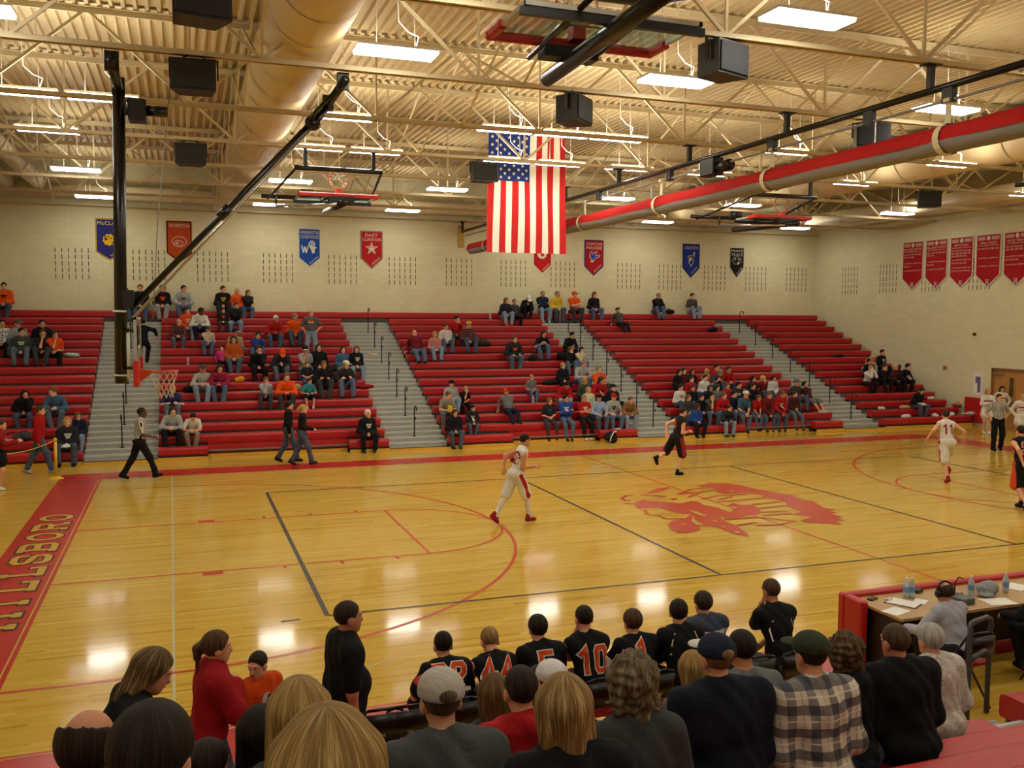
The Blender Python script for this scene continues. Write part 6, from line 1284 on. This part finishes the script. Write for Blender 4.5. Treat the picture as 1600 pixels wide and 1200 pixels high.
near('man in grey sports shirt with dark buzz cut', 1158, 1016, 3, '#6d7072', ('crew', '#1f1812'), w=1.12, skin='m')
near('man in navy and white plaid shirt and camouflage cap', 1265, 1024, 4, '#cfc7ae', ('short', '#33271c'), topmat=cloth('#d8d2be', 'plaid', '#1b2340', 1.15), bulk=.024, w=1.15, cap=('rev', '#343a2a'))
near('woman with curly brown hair in black hooded top', 1318, 1022, 3, '#17181b', ('curly', '#4f3d29', '#7d6444'), hood=True)
near('broad man in black coat with buzz cut', 1398, 1004, 3, '#121214', ('crew', '#4a3a2c'), bulk=.034, w=1.28, belly=1.2, skin='m')
near('white-haired woman in white lace cardigan', 1453, 1000, 2, '#c9c4b8', ('short', '#a8a69c', '#d2d0c6'), topmat=cloth('#cfcac0', 'lace', '#a49a8c'), bulk=.026, w=1.08)
# ------------------------------------------------------------------ scorer's table
TX0, TX1, TY0, TY1 = 9.16, 13.6, -1.4, -.6; t = thing('scorer_table', "scorer's table with tan top, dark sides and red padded front", 'table', (TX0, TY0, 0)); TANM = paint('#b08e5c', .4, .08, 2.); D1 = TX1-TX0; D2 = TY1-TY0
MB().box((0, 0, .73), (D1, D2, .76)).build('table_top', TANM, t); MB().box((.03, .03, .02), (.06, D2-.02, .73)).build('end_panel', DARK, t); MB().box((.03, D2-.06, .02), (D1, D2-.03, .73)).build('front_panel', DARK, t)
for k in range(3): xa = -.1+k*1.62; mb = MB(); mb.rbox((xa, D2, .06), (xa+1.6, D2+.11, .815), .02); mb.build('front_pad', REDPAD, t)
mb = MB(); mb.rbox((-.1, D2-.3, .06), (.0, D2, .815), .02); mb.build('corner_pad', REDPAD, t)
for x in (.1, 2.3, 4.5): MB().box((x, .06, 0), (x+.05, .11, .73)).build('leg', DARK, t)
tz = .76
def on_table(px, py): p = hit(px, py, 2, tz+.003); return (p[0], p[1], tz)
for px, py, lb in ((1416, 933, 'clear water bottle on the table, left one of a touching pair'), (1424, 933, 'clear water bottle on the table, right one of a touching pair'), (1517, 930, 'clear water bottle beside the grey cap on the table'), (1571, 925, 'clear water bottle on the table past the grey cap')): bottle(lb, on_table(px, py), 1.1)
for i, (px, py, w, d, a, lb) in enumerate(((1412, 942, .24, .32, .5, 'white papers on a clipboard before the headset man'), (1400, 955, .28, .2, .3, 'loose white sheet at the left table edge'), (1438, 940, .2, .14, .6, 'small white note beside the headset man'), (1560, 940, .34, .24, -.2, 'open white score book on the table'), (1588, 917, .3, .22, .4, 'white sheets at the right of the table'))):
    p = on_table(px, py); t = thing('paper_sheet', lb, 'paper', (p[0], p[1], tz), a)
    if i == 0: MB().box((-w/2-.02, -d/2-.02, 0), (w/2+.02, d/2+.02, .005)).build('clipboard', paint('#5a3a20', .5), t); MB().box((-.05, d/2-.02, .005), (.05, d/2+.03, .02)).build('clip', CHROME, t)
    MB().box((-w/2, -d/2, .006 if i == 0 else .001), (w/2, d/2, .009 if i == 0 else .006)).build('sheet', WHITE, t)
t = thing('ball_cap', 'grey cloth cap lying on the table', 'cap', on_table(1542, 928)); V, F = Fld(.03).ell((0, 0, .07), (.13, .11, .075)).ell((-.1, -.08, .03), (.09, .08, .02)).ell((.07, .02, .1), (.08, .08, .05)).mesh(.012, 0, lambda D, X, Y, Z: np.maximum(D, -Z+0*X)); link('cap_crown', pymesh('cap_crown', displace(V, F, .006, 3.), F, [cloth('#8d9092')]), t)
for px, py, lb in ((1363, 936, 'small black phone near the padded table corner'), (1434, 925, 'small black recorder behind the bottles on the table')): t = thing('phone', lb, 'phone', on_table(px, py), .4); MB().rbox((-.07, -.035, 0), (.07, .035, .02 if px < 1400 else .04), .006).build('case', DARK, t)
t = thing('mixer_box', 'small audio mixer with knobs beside the headset man', 'mixer', on_table(1502, 940)); MB().rbox((-.09, -.12, 0), (.09, .12, .07), .01).build('case', paint('#55585c', .4), t)
for i in range(3): MB().lathe([(.014, .07), (.012, .095)], 10, Matrix.Translation((-.05+.05*i, .05, 0))).build('knob', CHROME, t)
MB().tube([(0, .1, .05), (.02, .12, .18), (.05, .1, .26), (.08, .05, .25)], .008, 6).build('microphone', DARK, t)
# table people
def attable(label, px, py, yc, s=1., **k):
    J = skeleton('sit', .38, .1, k.pop('hyaw', 0.), 0., dict(r=(.2, .42, .30, .6, -.5, -.6), l=(-.3, .40, .30, -.6, -.5, -.6)), dict(r=(.14, .34, -.46), l=(-.14, .34, -.46)), k.get('w', 1.)); x = hit(px, py, 1, yc+J['H'][1])[0]-J['H'][0]; err = pix((x, yc+J['H'][1], .49+J['H'][2]))[1]-py; s = min(1.12, max(.9, 1+err*((A(x, yc, 1)-CAM)@FW)/FPX/J['H'][2])); chair(x, k.pop('cl'), yc)
    return person(label, (x, yc, .49), 0., J, s, fine=True, **k)
r = attable('man in pale grey shirt wearing black headphones at the table', 1472, 930, -1.9, top='#a9abb8', bot='#23242a', hair=('bald', '#3a2a1e'), skin='m', w=1.15, cl='folding chair under the headphone man', belly=1.15)
rt, to, J, s = r; h = thing('headphones', 'black over-ear headphones on the man at the table', 'headphones', tuple(rt.location)); f = lambda x, y, z: tuple((J['H']+J['HR']@A(x, y, z))*s)
MB().tube([f(.104*math.cos(a), -.01, .02+.112*math.sin(a)) for a in np.linspace(-.1, math.pi+.1, 15)], .011, 8).build('headband', BLACKM, h, True)
for q in (-1, 1): MB().tube([f(q*.08, -.01, -.01), f(q*.112, -.01, -.01)], .04, 14).build('ear_cup', BLACKM, h, True)
attable('person in black seated at the table with an arm over the score book', 1622, 918, -1.9, top='#131315', bot='#17171a', hair=('short', '#2a1e16'), cl='folding chair under the person in black at the table')
# grab rail of the near aisle
b = hit(1511, 1112, 2, .12); t = thing('grab_rail', 'dark grey bent grab rail at the foot of the near aisle', 'handrail', (b[0], b[1], .02)); GR = paint('#3f4144', .4)
MB().tube([(0, 0, 0), (0, 0, .95), (.02, .01, .985), (.08, .02, 1.0), (.3, .08, 1.0), (.36, .1, .97), (.38, .1, .9), (.36, .1, .84)], .026, 10).build('upper_rail', GR, t, True); MB().tube([(0, 0, .62), (.28, .08, .66), (.34, .09, .63), (.36, .1, .55), (.36, .1, .0)], .026, 10).build('lower_rail', GR, t, True)
